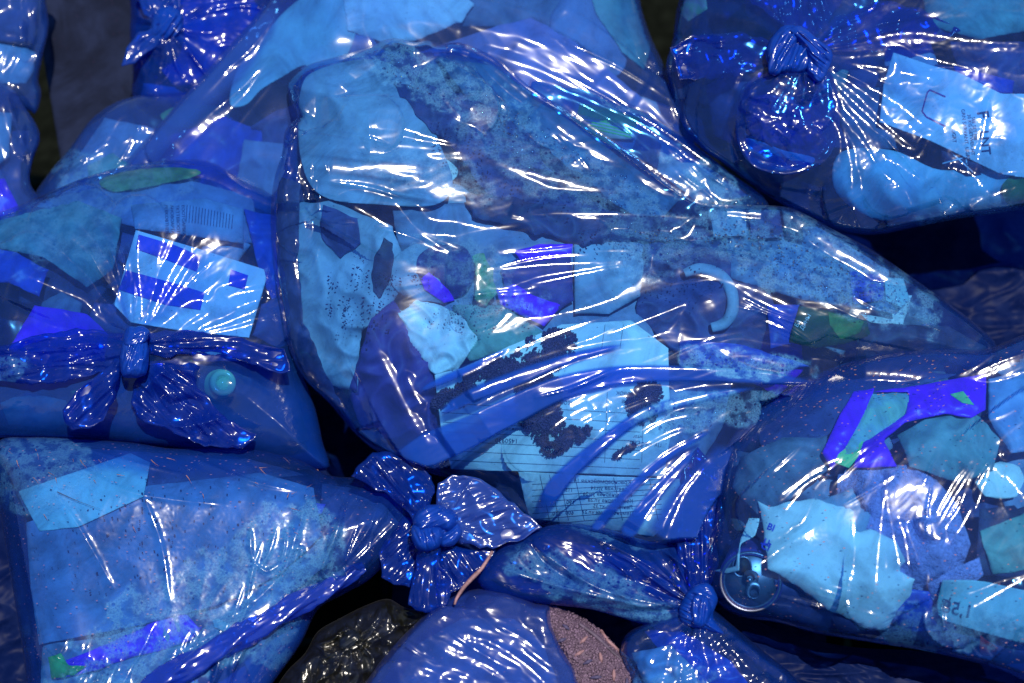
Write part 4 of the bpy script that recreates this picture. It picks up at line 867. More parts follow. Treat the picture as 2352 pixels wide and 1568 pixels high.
A.dband([(880, 1075), (1060, 1000), (1180, 940), (1290, 890), (1420, 862), (1560, 858), (1720, 864), (1880, 880)], [40, 38, 33, 27, 20, 17, 15, 9], .9, 3, 6)
A.dband([(1000, 955), (1090, 905), (1200, 862), (1320, 818), (1440, 790)], [11, 16, 16, 9, 3], .9, 3, 5).dband([(960, 900), (1000, 880), (1090, 840), (1170, 800)], [5, 9, 8, 3], .9, 3, 3)
A.dband([(1240, 1180), (1290, 1100), (1380, 1020), (1480, 950), (1600, 915), (1740, 890)], [26, 17, 13, 12, 9, 5], .9, 3, 5).dband([(1350, 1235), (1430, 1140), (1530, 1050), (1640, 985)], [12, 9, 8, 4], .9, 3, 4).dband([(1430, 1240), (1500, 1140), (1600, 1030)], [20, 14, 8], .85, 4, 4)
A.dband([(1560, 1260), (1600, 1140), (1680, 1020)], [80, 46, 14], .75, 16)
A.dens = np.maximum(A.dens, .35 * np.clip((A.V - 900 + (900 - A.U) * .5) / 160, 0, 1) * (A.U < 1010))
A.mist(1300, 400, 330, 75, .62, -28, 21).mist(1010, 190, 240, 60, .8, -24, 22, scale=50).mist(1840, 590, 330, 95, .75, -24, 23).mist(1560, 560, 220, 50, .5, 0, 24).mist(1640, 940, 220, 45, .8, 5, 25)
A.mist(1050, 590, 140, 60, .6, -20, 26).mist(1000, 400, 160, 60, .6, -14, 27).mist(1140, 700, 110, 70, .6, 0, 28).mist(1700, 830, 160, 36, .9, -5, 29).mist(1480, 590, 100, 60, .7, 0, 30)
e = empty('garbage_bag', 1300, 650, -120, 'biggest bulging blue bag in the middle with papers and condensation inside', 'garbage bag', GR)
A.avoid = [(1290, 920, 230), (1380, 1150, 120), (1630, 690, 60)]; A.build('film', FM, e, back=130)
# droplets large enough to see, clinging under the film
rg = np.random.RandomState(9); pts = []
for (cx, cy_, ru, rv, an, k) in [(1330, 400, 300, 60, -32, 420), (1860, 590, 260, 80, -26, 420), (1640, 950, 150, 36, 5, 120), (1580, 560, 180, 45, 0, 160), (1700, 840, 130, 26, -5, 90), (1020, 200, 180, 40, -24, 120)]:
    r = np.sqrt(rg.uniform(0, 1, k)); t = rg.uniform(0, 6.283, k); x = r * np.cos(t) * ru; y = r * np.sin(t) * rv; c, q = math.cos(R_(an)), math.sin(R_(an))
    pts.append(np.stack([cx + x * c + y * q, cy_ - x * q + y * c], -1))
pts = np.concatenate(pts); z = A.at(pts[:, 0], pts[:, 1]) + 1
wm, nt_, out_ = new_mat('water'); n_ = N(nt_)
nt_.links.new(n_('MixShader', {0: 0.25, 1: n_('BsdfTransparent', {'Color': (0.5, 0.62, 0.8, 1)}).outputs[0], 2: n_('BsdfGlossy', {'Roughness': 0.08}).outputs[0]}).outputs[0], out_.inputs[0])
tag(grains('water_droplets', np.column_stack([pts, z]), 2.6, wm, e, 4, .6), kind='stuff')

# contents of the big bag
o, p = item(A, 'order_form', 'large white printed form under the film in the lower middle', 'paper', [(998, 860), (1060, 845), (1180, 790), (1290, 745), (1450, 735), (1535, 800), (1540, 1000), (1525, 1095), (1300, 1085), (1036, 1078), (1012, 980)], 9, WHITE, rough=.8, crump=(220, 3))
sg = []
for k in range(7): sg.append((1010 + k * 4, 925 + k * 22, 1470, 950 + k * 21))
for x in (1395, 1480): sg.append((x, 900, x - 6, 1062))
for x in (1330, 1372): sg.append((x + 60, 745, x + 52, 800))
line_on(o, p, sg, 0.9, PRINT, 'form_rule')
for s, u, v, sz, an, mi in [('1450930', 1190, 1008, 15, -2, True), ('(ХИМХ) О', 1110, 822 + 62, 13, -3, True), ('НЕОБХОДИМО', 1320, 922, 12, -6, True), ('ЗАГОЛОВОК', 1490, 905, 12, -6, True), ('ПРИЛОЖЕНИЕ', 1500, 925, 10, -6, True), ('наименование', 1205, 962, 11, -2, True), ('наименование', 1215, 984, 11, -2, True),
                            ('ПУ, ОБОРУД', 1600 - 80, 1018, 12, -4, True), ('(ОНЕЖ', 1250, 888, 14, -8, True), ('итог', 1475, 1000, 10, -4, True), ('КОД', 1475, 1022, 10, -4, True)]:
    text_on(o, p, s, u, v, sz, an, PRINT, mirror=mi, vflip=True)
o, p = item(A, 'table_form', 'second printed sheet with a ruled table, seen mirrored below the big form', 'paper', [(1190, 1082), (1350, 1092), (1560, 1100), (1575, 1170), (1500, 1232), (1330, 1205), (1215, 1190)], 13, WHITE, rough=.8, crump=(160, 3))
sg = [(1222, 1112 + k * 13.5, 1520, 1100 + k * 11.5) for k in range(8)] + [(1240 + k, 1090, 1262 + k, 1195) for k in (0, 22, 44, 80, 168, 250)]
line_on(o, p, sg, 1.1, PRINT, 'table_rule')
for s, u, v, sz, an in [('Красноармейская 14', 1450, 1112, 13, -2), ('Советская ул.14', 1450, 1127, 12, -2), ('Коммунарная ул.2а', 1452, 1141, 12, -2), ('Коминтерна ул.2а', 1454, 1155, 12, -2), ('Ленина пр-кт.35', 1454, 1169, 12, -2), ('Демонстрации ул.27', 1456, 1183, 12, -2),
                        ('1150', 1316, 1129, 12, -2), ('190', 1320, 1158, 13, -2), ('310', 1288, 1184, 13, -2), ('600', 1318, 1182, 13, -2)]:
    text_on(o, p, s, u, v, sz, an, PRINT, mirror=True)
item(A, 'plastic_tub', 'big white ribbed tub inside the upper left of the big bag', 'tub', [(690, 210), (730, 160), (850, 135), (930, 170), (980, 260), (1010, 330), (1040, 420), (1000, 470), (880, 470), (740, 450), (690, 360)], 26, WHITE2, rough=0, smooth=True, crump=(200, 4),
     lumps=[(860, 366, 150, 9, 15, 6), (870, 402, 150, 9, 15, 8), (880, 438, 140, 9, 15, 10), (760, 200, 16, 90, 12, -20), (930, 250, 14, 100, 10, 14)])
item(A, 'plastic_bag', 'crumpled pale cyan plastic bag down the left side of the big bag', 'plastic bag', [(650, 470), (760, 460), (900, 520), (940, 620), (900, 700), (830, 760), (820, 900), (740, 880), (672, 760), (645, 600)], 12, WHITE2, crump=(48, 9), rough=3)
item(A, 'cloth_rag', 'indigo blotched cloth at the left centre of the big bag', 'rag', [(740, 470), (820, 500), (830, 560), (780, 590), (735, 540)], 9, INDIGO, rough=5)
item(A, 'cup_lid', 'pale cyan cup lid in the middle of the big bag', 'lid', [(900, 600), (960, 560), (1060, 570), (1080, 640), (1040, 690), (960, 690), (905, 660)], 8, WHITE2, smooth=True, rough=3, crump=(40, 6))
item(A, 'napkin', 'crumpled white napkin left of centre in the big bag', 'napkin', [(915, 720), (960, 685), (1060, 720), (1100, 780), (1050, 850), (1000, 860), (950, 800)], 8, WHITE, crump=(30, 9), rough=4)
item(A, 'cloth_rag', 'dark indigo folded cloth left of the white form', 'rag', [(852, 730), (905, 690), (950, 760), (985, 830), (1005, 900), (1015, 1010), (990, 1075), (900, 1040), (830, 990), (800, 900), (830, 800)], 8, paper((0.09, 0.05, 0.28), mott=.15, bump=.4), crump=(44, 11), rough=2, ang=70)
item(A, 'leaf', 'big dark wilted leaf behind the droplets at the top of the big bag', 'leaf', [(900, 190), (1010, 200), (1120, 240), (1240, 330), (1320, 430), (1420, 500), (1240, 490), (1120, 450), (1050, 350), (960, 270)], 10, INDIGO, crump=(40, 6), rough=6)
item(A, 'carton_piece', 'deep blue carton behind the beaded upper slope of the big bag', 'carton', [(1000, 130), (1130, 150), (1300, 270), (1560, 460), (1500, 520), (1300, 400), (1100, 260)], 16, paper((0.09, 0.19, 0.38), mott=.2), crump=(60, 5))
item(A, 'leaf', 'long dark wet leaf across the middle of the big bag', 'leaf', [(1060, 440), (1180, 455), (1330, 478), (1560, 500), (1590, 560), (1480, 550), (1330, 565), (1180, 520), (1090, 500)], 7, paper((0.07, 0.07, 0.2), mott=.25), crump=(40, 6), rough=8)
item(A, 'cloth_rag', 'dark rag pressed along the left edge of the big bag', 'rag', [(640, 400), (690, 420), (684, 600), (700, 740), (760, 880), (800, 960), (740, 900), (650, 780), (632, 600)], 6, paper((0.10, 0.09, 0.24), mott=.25), crump=(40, 6), rough=5)
item(A, 'food_scrap', 'dark stain like peel left of the cyan lid in the big bag', 'food scrap', [(880, 545), (905, 560), (900, 640), (870, 690), (852, 640), (862, 590)], 7, DARK, rough=5)
item(A, 'food_wrapper', 'black torn wrapper shreds on the beaded slope', 'wrapper', [(1238, 330), (1262, 345), (1300, 380), (1340, 400), (1330, 410), (1270, 395), (1245, 365)], 5, DARK, rough=5)
item(A, 'food_wrapper', 'small black shred beside the torn wrapper on the beaded slope', 'wrapper', [(1210, 378), (1290, 400), (1370, 430), (1400, 458), (1330, 440), (1260, 410)], 5, DARK, rough=5)
item(A, 'packet', 'violet packet bent around the middle of the big bag', 'packet', [(1140, 668), (1180, 650), (1230, 680), (1290, 700), (1250, 750), (1190, 720), (1150, 700)], 6, VIOLET, crump=(20, 2), rough=2)
item(A, 'packet', 'violet strip under the row of bright creases', 'packet', [(1180, 575), (1240, 560), (1315, 560), (1312, 590), (1240, 600), (1195, 600)], 6, VIOLET, rough=2)
item(A, 'packet', 'small violet tube left of the green mould patch', 'packet', [(965, 640), (985, 625), (1030, 665), (1045, 690), (1020, 695), (975, 665)], 6, VIOLET, rough=1)
item(A, 'jar', 'dark round jar left of the green mould patch', 'jar', [(960, 590), (1010, 560), (1070, 570), (1090, 630), (1060, 680), (1000, 680), (965, 640)], 7, paper((0.10, 0.06, 0.25), mott=.2), smooth=True, rough=0)
item(A, 'jar', 'dark blue jar under the row of bright creases', 'jar', [(1150, 620), (1190, 590), (1310, 580), (1318, 690), (1260, 730), (1170, 700)], 10, paper((0.10, 0.06, 0.30), mott=.2), rough=2)
item(A, 'paper_label', 'pale label with fine lines right of the dark jar', 'label', [(1318, 560), (1440, 540), (1480, 600), (1470, 680), (1400, 720), (1320, 720)], 8, WHITE2, rough=1)
item(A, 'food_scrap', 'green mouldy crust at the tip of the stretched film in the middle', 'food scrap', [(1086, 590), (1112, 580), (1130, 620), (1140, 670), (1120, 700), (1090, 690), (1098, 640)], 4.5, paper((0.35, 0.60, 0.28), mott=.25, scale=90, bump=1), rough=5, crump=(14, 4))
item(A, 'plastic_cup', 'pale teal cup leaning below the mouldy crust', 'cup', [(1040, 700), (1150, 700), (1260, 770), (1180, 800), (1080, 830), (1040, 780)], 10, TEAL, rough=1, crump=(60, 4))
for nm, cl, mt, poly in [('plastic_cup', 'pale cup, leftmost of three in a row under the shoulder of the big bag', WHITE2, [(1630, 486), (1712, 484), (1716, 540), (1640, 545)]),
                         ('plastic_cup', 'dark cup between a pale and a green cup in the big bag', INDIGO, [(1722, 482), (1790, 482), (1800, 545), (1724, 548)]),
                         ('plastic_cup', 'dark green cup, rightmost of three in a row in the big bag', paper((0.08, 0.10, 0.16), mott=.2), [(1796, 482), (1840, 492), (1846, 556), (1806, 548)])]:
    item(A, nm, cl, 'cup', poly, 6, mt, rough=0, crump=(80, 1))
o, p = item(A, 'food_packet', 'dark green packet with small white letters at the right of the big bag', 'packet', [(1835, 702), (1900, 712), (1990, 735), (2000, 770), (1940, 790), (1870, 800), (1812, 785)], 6, DKGREEN, rough=0, crump=(70, 3))
overlay(o, p, 'green_patch', [(1902, 716), (1985, 737), (1975, 765), (1930, 780), (1905, 745)], paper((0.12, 0.28, 0.06), mott=.2))
text_on(o, p, 'БА\nДЯНЫ', 1832, 752, 13, 60, WHITE)
item(A, 'packet', 'cobalt packet behind the dark green packet', 'packet', [(1760, 700), (1836, 700), (1816, 790), (1770, 800)], 9, COBALT)
item(A, 'cloth_rag', 'dark rag under the tail of the big bag at right', 'rag', [(1980, 740), (2180, 750), (2270, 800), (2160, 830), (1960, 840)], 12, DARK, crump=(40, 6))
item(A, 'carton_piece', 'blue grey carton behind the droplets at the right shoulder of the big bag', 'carton', [(1660, 520), (1880, 520), (2040, 620), (2060, 720), (1850, 690), (1680, 640)], 14, paper((0.17, 0.28, 0.50), mott=.2))
item(A, 'paper_label', 'pale folded label near the right end of the big bag', 'label', [(2030, 635), (2075, 640), (2090, 690), (2070, 705), (2035, 690)], 7, CYAN, rough=1)
item(A, 'packet', 'violet blotched packet left of the folded label', 'packet', [(1950, 620), (2030, 630), (2030, 690), (1960, 700)], 9, COBALT, rough=3)
item(A, 'cloth_rag', 'dark blue cloth around the white ring', 'rag', [(1480, 560), (1600, 520), (1720, 560), (1780, 700), (1740, 820), (1560, 820), (1460, 720)], 15, INDIGO, crump=(40, 7))
item(A, 'food_wrapper', 'blue wrapper below the ring in the big bag', 'wrapper', [(1560, 780), (1700, 790), (1860, 840), (1760, 860), (1560, 840)], 8, COBALT, crump=(30, 4))
item(A, 'paper_sheet', 'pale wet sheet at the right edge of the white form', 'paper', [(1530, 860), (1680, 880), (1660, 980), (1600, 1080), (1530, 1090)], 12, PALE, crump=(60, 4))
item(A, 'paper_sheet', 'long blue grey sheet beneath everything in the middle of the big bag', 'paper', [(900, 480), (1100, 460), (1500, 500), (1560, 700), (1480, 860), (1200, 860), (950, 760)], 26, PALE, crump=(60, 7))
item(A, 'cloth_rag', 'dark cloth at the bottom gather of the big bag', 'rag', [(1500, 1090), (1640, 1060), (1650, 1230), (1540, 1240)], 18, COBALT, crump=(40, 6))
# white plastic ring
rp = [(1572, 628), (1600, 618), (1632, 622), (1662, 640), (1680, 672), (1682, 712), (1664, 742), (1634, 752)]
tube('plastic_ring', [(u, v, float(A.at(np.array(float(u)), np.array(float(v)))) - 18) for u, v in rp], [10, 13, 14, 14, 14, 14, 13, 11], WHITE2, None, n=16)
tag(COL.objects['plastic_ring'], 'pale blue curved plastic hook right of centre in the big bag', 'hook')
soil(A, 'coffee_grounds', 'dark coffee grounds spilled over the white form', [(1060, 905, 60, 22, 20), (1150, 850, 70, 24, 15), (1235, 870, 45, 80, 10), (1240, 950, 42, 62, 25), (1300, 1010, 55, 20, 30), (1480, 920, 34, 46, -10), (1435, 1035, 26, 8, 30), (1280, 790, 40, 30, 0)], 3, 12000, 2.7, paper((0.13, 0.05, 0.14), mott=.2, scale=200), 5)
soil(A, 'dirt_crumbs', 'dirt crumbs scattered under the film across the big bag', [(1050, 330, 90, 50, -20), (1250, 440, 150, 40, -15), (830, 690, 70, 90, 0), (1100, 720, 120, 40, 0), (1380, 550, 60, 30, 0), (1560, 640, 90, 60, 0), (940, 640, 60, 20, 0), (1900, 640, 200, 60, -20)], 3, 1100, 1.9, paper((0.10, 0.04, 0.16), mott=.2, scale=200), 6)
fill(A, 'the big middle bag', 34, 80, (60, 130), 220)

# ------------------------------------------------------------------ flat bag, lower left, with its knot
I_ = Patch([(-30, 1060), (0, 1010), (70, 1004), (150, 1006), (300, 1016), (400, 1030), (540, 1028), (640, 1042), (700, 1062), (760, 1092), (860, 1100), (930, 1125), (960, 1180), (955, 1230), (910, 1270), (850, 1330), (790, 1365), (730, 1400), (690, 1480), (620, 1580), (560, 1680), (60, 1690), (60, 1560), (40, 1420), (20, 1300), (0, 1180)], 3)
I_.inflate(40, 125, 140).noise(300, 9, 301).lump(350, 1200, 250, 110, 14).keep()
for r, w, h in [([(576, 1215), (576, 1260), (584, 1292)], 4, 10), ([(584, 1292), (612, 1312), (642, 1296)], 3.5, 9), ([(642, 1296), (652, 1262), (656, 1215)], 3.5, 10), ([(672, 1262), (694, 1262), (684, 1296)], 5, 9),
                ([(790, 1150), (770, 1230), (740, 1310), (760, 1330)], 6, 15), ([(870, 1140), (850, 1210), (800, 1280), (770, 1310)], 7, 15), ([(930, 1180), (860, 1250), (760, 1340)], 8, 14), ([(700, 1110), (690, 1200), (640, 1330)], 8, 8),
                ([(100, 1480), (150, 1520), (200, 1525), (130, 1560)], 5, 12), ([(340, 1540), (420, 1500), (520, 1440)], 5, 8), ([(0, 1020), (150, 1060), (300, 1130), (520, 1160)], 8, 7), ([(30, 1130), (60, 1300), (100, 1480)], 8, 10),
                ([(110, 1110), (180, 1210), (260, 1350)], 8, 7), ([(330, 1140), (370, 1250), (390, 1380)], 7, 6), ([(200, 1030), (300, 1060), (420, 1090)], 5, 8), ([(420, 1040), (560, 1100), (700, 1130)], 6, 8),
                ([(680, 1180), (660, 1300), (560, 1400), (470, 1440)], 9, 7)]:
    I_.ridge(r, w, h)
I_.lump(360, 1560, 300, 60, -34, 28).lump(230, 1560, 150, 60, 20, 15)
I_.streaks(90, (330, 1520, 230, 46), lambda u, v: 64, 7, 100, 5, 10, 302).streaks(8, (600, 1330, 80, 90), 70, 10, 110, 4, 6, 303).streaks(24, (840, 1200, 70, 90), 65, 12, 110, 4, 9, 304)
# rolled hem
HEM = [(260, 1640), (380, 1560), (520, 1480), (650, 1405), (760, 1345), (850, 1290)]
I_.ridge(HEM, 26, 2, asym=0, sharp=2.6, taper=False).dband(HEM, [26, 26, 24, 22, 18, 12], .42, 4)
I_.streaks(50, (560, 1460, 300, 6), 30, 1, 10, 2, 2, 305)
rn = random.Random(8)
for k in range(70):
    t = rn.uniform(0, 1); hx = np.interp(t, np.linspace(0, 1, 6), [h[0] for h in HEM]); hy = np.interp(t, np.linspace(0, 1, 6), [h[1] for h in HEM])
    a_ = R_(rn.uniform(95, 160)); l = rn.uniform(10, 24)
    I_.ridge([(hx - l * math.cos(a_), hy + l * math.sin(a_)), (hx + l * math.cos(a_), hy - l * math.sin(a_))], rn.uniform(2.2, 4), rn.uniform(3, 7))
I_.crumple(28, 1.4, 20, 2, 306).crumple(70, 2.5, 60, 2.5, 308, 1).crumple(12, .9, 0, 1, 307)
I_.dband([(-20, 1030), (200, 1040), (420, 1060), (600, 1070)], [40, 34, 26, 20], .35, 20)
I_.dens = np.maximum(I_.dens, .45 * np.clip((I_.U * .55 + I_.V - 1790) / 25, 0, 1))
I_.mist(450, 1420, 330, 130, .75, 28, 31).mist(680, 1260, 120, 120, .8, 0, 32).mist(90, 1090, 140, 100, .5, 0, 33).mist(620, 1480, 60, 60, .5, 0, 34)
e = empty('garbage_bag', 480, 1300, -80, 'flat packed blue bag at lower left with a rolled hem, tied at right', 'garbage bag', GR)
I_.build('film', FM_FLAT, e, back=110)
hp = [(u, v, float(I_.at(np.array(float(u)), np.array(float(v)))) + 8) for u, v in HEM[:-1]]
FM_HEM = film_mat('blue_film_hem', off=1.7, s0=.34, tint=(0.07, 0.30, 0.92), scat=(0.016, 0.07, 0.62), rough=.15, bump=.2)
tube('rolled_hem', hp + [(835, 1300, hp[-1][2] - 10)], [27, 28, 27, 25, 21, 12], FM_HEM, e, n=44, pleat=4, amp=.17, twist=7, sub=22, dens=.2)
for poly, zr, H, cx, cy, sd_, R in [([(985, 1180), (1000, 1130), (990, 1090), (950, 1060), (900, 1036), (855, 1038), (825, 1065), (805, 1095), (840, 1110), (880, 1130), (920, 1165), (950, 1195)], 150, 44, 990, 1200, 311, 50),
                                 ([(1000, 1170), (1005, 1110), (1040, 1090), (1090, 1092), (1130, 1115), (1180, 1155), (1245, 1210), (1200, 1240), (1130, 1260), (1060, 1250), (1020, 1220)], 152, 36, 1010, 1215, 312, 50),
                                 ([(960, 1240), (1015, 1250), (1010, 1300), (1040, 1330), (1030, 1390), (995, 1408), (955, 1400), (935, 1385), (948, 1330), (955, 1290)], 150, 30, 990, 1235, 313, 30),
                                 ([(1020, 1250), (1080, 1262), (1140, 1262), (1120, 1300), (1060, 1350), (1000, 1380), (995, 1300)], 132, 22, 1010, 1235, 314, 30),
                                 ([(960, 1200), (930, 1180), (900, 1220), (870, 1270), (880, 1330), (940, 1350), (975, 1300), (990, 1250)], 110, 30, 990, 1220, 315, 30)]:
    tail(e, poly, zr, H, cx, cy, sd_, R, FM_DULL if sd_ == 312 else FM_DEEP)
wad(e, 'knot', [(948, 1200), (962, 1170), (1000, 1158), (1045, 1175), (1052, 1200), (1030, 1222), (1000, 1215), (965, 1225)], 182, 44, 20, 320, FM_TIE, 24, 10, 26)
wad(e, 'knot_wrap', [(948, 1205), (985, 1205), (1015, 1210), (1018, 1240), (1000, 1262), (965, 1265), (945, 1240)], 188, 34, 110, 321, FM_TIE, 18, 9, 22)
wad(e, 'knot_wrap', [(1010, 1208), (1045, 1195), (1062, 1222), (1045, 1250), (1015, 1255), (1005, 1230)], 176, 26, 40, 322, FM_TIE, 18, 9, 18)
item(I_, 'paper_sheet', 'bright pale sheet corner at the top left of the flat bag', 'paper', [(42, 1128), (300, 1040), (345, 1062), (330, 1140), (180, 1210), (90, 1220)], 6, CYAN, rough=.6, crump=(160, 3))
item(I_, 'cardboard_sheet', 'large pale blue cardboard filling the flat bag at lower left', 'carton', [(60, 1200), (300, 1120), (600, 1085), (720, 1120), (740, 1230), (640, 1320), (500, 1390), (300, 1440), (90, 1480), (70, 1350)], 12, paper((0.20, 0.27, 0.50), mott=.2, scale=30), rough=1, crump=(180, 4))
item(I_, 'plastic_sheet', 'dirty pale plastic sheet along the lower part of the flat bag', 'plastic sheet', [(100, 1440), (400, 1400), (640, 1300), (740, 1220), (760, 1290), (600, 1420), (420, 1520), (200, 1620), (90, 1620)], 16, PALE, rough=2, crump=(50, 7))
o, p = item(I_, 'food_wrapper', 'violet wrapper with white squiggles low in the flat bag', 'wrapper', [(392, 1386), (410, 1380), (464, 1442), (440, 1470), (380, 1490), (300, 1510), (220, 1540), (130, 1560), (115, 1530), (220, 1490), (330, 1440)], 6, VIOLET, rough=2, crump=(50, 3))
overlay(o, p, 'white_squiggle', [(398, 1400), (410, 1420), (416, 1450), (408, 1452), (400, 1425), (390, 1404)], WHITE2, rough=2)
overlay(o, p, 'white_squiggle', [(376, 1440), (390, 1460), (386, 1475), (374, 1460)], WHITE2, rough=2)
item(I_, 'food_wrapper', 'small dark violet flap at the right end of the violet wrapper', 'wrapper', [(404, 1380), (480, 1415), (470, 1440), (456, 1440)], 5, INDIGO)
item(I_, 'drinking_straw', 'clear flat straw beside the violet wrapper', 'straw', [(488, 1424), (500, 1420), (610, 1470), (606, 1482), (560, 1468), (492, 1440)], 5, CYAN, rough=0)
item(I_, 'leaf', 'green leaf at the lower left corner of the flat bag', 'leaf', [(110, 1510), (140, 1500), (160, 1530), (200, 1528), (170, 1550), (120, 1560)], 5, GREEN, rough=2)
item(I_, 'packet', 'violet blue scrap at the upper right of the flat bag', 'packet', [(668, 1168), (700, 1150), (750, 1158), (740, 1178), (690, 1190), (660, 1185)], 5, paper((.2, .1, .7), mott=.1), rough=2)
item(I_, 'cloth_rag', 'indigo cloth under the top edge of the flat bag', 'rag', [(0, 1040), (200, 1030), (560, 1050), (700, 1090), (600, 1100), (300, 1120), (60, 1180)], 18, INDIGO, crump=(60, 5))
item(I_, 'cloth_rag', 'dark rag folded below the rolled hem', 'rag', [(450, 1600), (700, 1440), (740, 1400), (690, 1520), (600, 1620)], 18, COBALT, crump=(60, 5))
item(I_, 'paper_sheet', 'pale sheet below the rolled hem at the bottom edge', 'paper', [(560, 1520), (640, 1460), (690, 1440), (660, 1540), (590, 1600)], 8, PALE, crump=(40, 5))
item(I_, 'plastic_sheet', 'deep violet sheet in the right end of the flat bag', 'plastic sheet', [(740, 1110), (920, 1140), (930, 1220), (800, 1330), (730, 1330)], 30, INDIGO, crump=(60, 6))
soil(I_, 'dirt_crumbs', 'dirt crumbs scattered over the cardboard in the flat bag', [(400, 1230, 300, 130, 0), (300, 1180, 100, 40, 0)], 2.5, 260, 1.9, DARK, 16)
# dry needles and straw on top of the bags
def debris(name, label, spots, bag, mat, seed, L=(14, 40), w=1.6, lift=7):
    rnd = random.Random(seed); V = []; F = []
    for (cx, cy_, ru, rv, n, ang) in spots:
        for i in range(n):
            u = cx + rnd.uniform(-1, 1) * ru; v = cy_ + rnd.uniform(-1, 1) * rv; a = R_(ang + rnd.uniform(-35, 35)); l = rnd.uniform(*L)
            k = 4; bw = w * rnd.uniform(.6, 1.5); b = len(V); cv = rnd.uniform(-.25, .25)
            for j in range(k + 1):
                t = j / k; uu = u + l * t * math.cos(a + cv * t); vv = v - l * t * math.sin(a + cv * t)
                x = int(np.clip((vv - bag.v0) / bag.step, 0, bag.Z.shape[0] - 1)); y = int(np.clip((uu - bag.u0) / bag.step, 0, bag.Z.shape[1] - 1))
                z = bag.Z[x, y] + lift * .4
                nx, ny = math.sin(a) * bw * (1.1 - t) * .7, math.cos(a) * bw * (1.1 - t) * .7
                V += [(uu - nx, vv - ny, z), (uu + nx, vv + ny, z), (uu, vv, z + bw)]
            for j in range(k):
                c = b + 3 * j
                F += [(c, c + 3, c + 5, c + 2), (c + 2, c + 5, c + 4, c + 1), (c + 1, c + 4, c + 3, c)]
    V = np.array(V, float)
    o = raw_mesh(name, P(V[:, 0], V[:, 1], V[:, 2]), F, mat, None, False)
    return tag(o, label, 'debris', kind='stuff')
STRAW = paper((0.50, 0.25, 0.22), mott=.2, rough=.7)
debris('plant_litter', 'reddish dry plant fibres lying on the flat bag at lower left', [(400, 1150, 330, 120, 12, -40), (90, 1060, 80, 40, 6, -50), (690, 1140, 40, 30, 4, 50), (350, 1080, 250, 30, 6, -30)], I_, STRAW, 4, (8, 26), 1.0)
debris('plant_litter', 'single curved black stem on the pale sheet of the flat bag', [(130, 1128, 2, 2, 1, -25)], I_, DARK, 6, (110, 120), 2.2)

# ------------------------------------------------------------------ bag with foam, tied right of the bottom centre
M1 = Patch([(1095, 1330), (1120, 1285), (1160, 1250), (1210, 1225), (1270, 1205), (1330, 1203), (1400, 1215), (1500, 1245), (1580, 1250), (1640, 1240), (1650, 1330), (1620, 1390), (1600, 1420), (1560, 1450), (1500, 1440), (1430, 1420), (1360, 1400), (1280, 1390), (1200, 1380), (1130, 1365)], 2.5)
M1.inflate(112, 42, 45).noise(80, 6, 401).keep()
for r, w, h in [([(1200, 1230), (1290, 1300), (1400, 1360), (1580, 1400)], 10, 16), ([(1300, 1210), (1420, 1260), (1520, 1320), (1610, 1390)], 9, 14), ([(1390, 1260), (1450, 1290), (1500, 1330), (1560, 1370)], 5, 11), ([(1140, 1300), (1260, 1340), (1420, 1380), (1560, 1410)], 9, 12),
                ([(1480, 1320), (1540, 1345), (1590, 1385)], 5, 12), ([(1390, 1255), (1400, 1280), (1440, 1320), (1380, 1290)], 4, 9), ([(1500, 1250), (1570, 1300), (1610, 1370)], 7, 12), ([(1210, 1225), (1250, 1290), (1340, 1350)], 5, -10), ([(1580, 1250), (1610, 1320), (1610, 1390)], 6, 10)]:
    M1.ridge(r, w * 1.3, h * 1.5, sharp=1.1)
M1.streaks(12, (1480, 1340, 130, 60), -35, 10, 90, 4, 9, 402).crumple(24, 4, -25, 2.5, 403).pleats(1605, 1395, 18, 200, 44, 404, 12, dens=.5).mist(1330, 1330, 230, 46, .6, -18, 41).mist(1430, 1400, 180, 24, .8, -12, 42).mist(1420, 1230, 120, 24, .5, -14, 43)
M2 = Patch([(1600, 1385), (1640, 1400), (1700, 1450), (1760, 1500), (1830, 1560), (1900, 1680), (1500, 1690), (1440, 1560), (1425, 1500), (1440, 1455), (1500, 1425), (1560, 1405)], 2.5)
M2.inflate(95, 80, 80).noise(70, 6, 405).keep()
M2.pleats(1605, 1395, 24, 190, 36, 406, 12, dens=.5)
for r, w, h in [([(1500, 1490), (1560, 1500), (1610, 1530)], 6, 10), ([(1490, 1450), (1540, 1460), (1560, 1500)], 5, 9), ([(1620, 1420), (1680, 1490), (1740, 1560)], 6, 13), ([(1610, 1430), (1640, 1500), (1660, 1580)], 6, 13), ([(1570, 1430), (1540, 1500), (1520, 1580)], 8, 12)]:
    M2.taut(r, w * .8, .45, 4)
M2.crumple(22, 4, 40, 2, 407).crumple(50, 8, 30, 2, 408).mist(1560, 1560, 120, 30, .6, 10, 44)
e = empty('garbage_bag', 1560, 1450, -40, 'deep blue bag knotted at the bottom right of centre, foamy water in its gathered side', 'garbage bag', GR)
M1.build('film', FM_DEEP, e, back=60); M2.build('film', FM_LEFT, e, back=90)
wad(e, 'knot', [(1560, 1395), (1588, 1350), (1625, 1338), (1648, 1372), (1638, 1418), (1662, 1455), (1610, 1445), (1565, 1428)], 172, 28, -30, 420, FM_TIE, 20, 10, 22)
wad(e, 'knot_wrap', [(1590, 1370), (1620, 1365), (1635, 1400), (1620, 1438), (1592, 1435), (1585, 1400)], 190, 28, 80, 421, FM_TIE, 16, 8, 18)
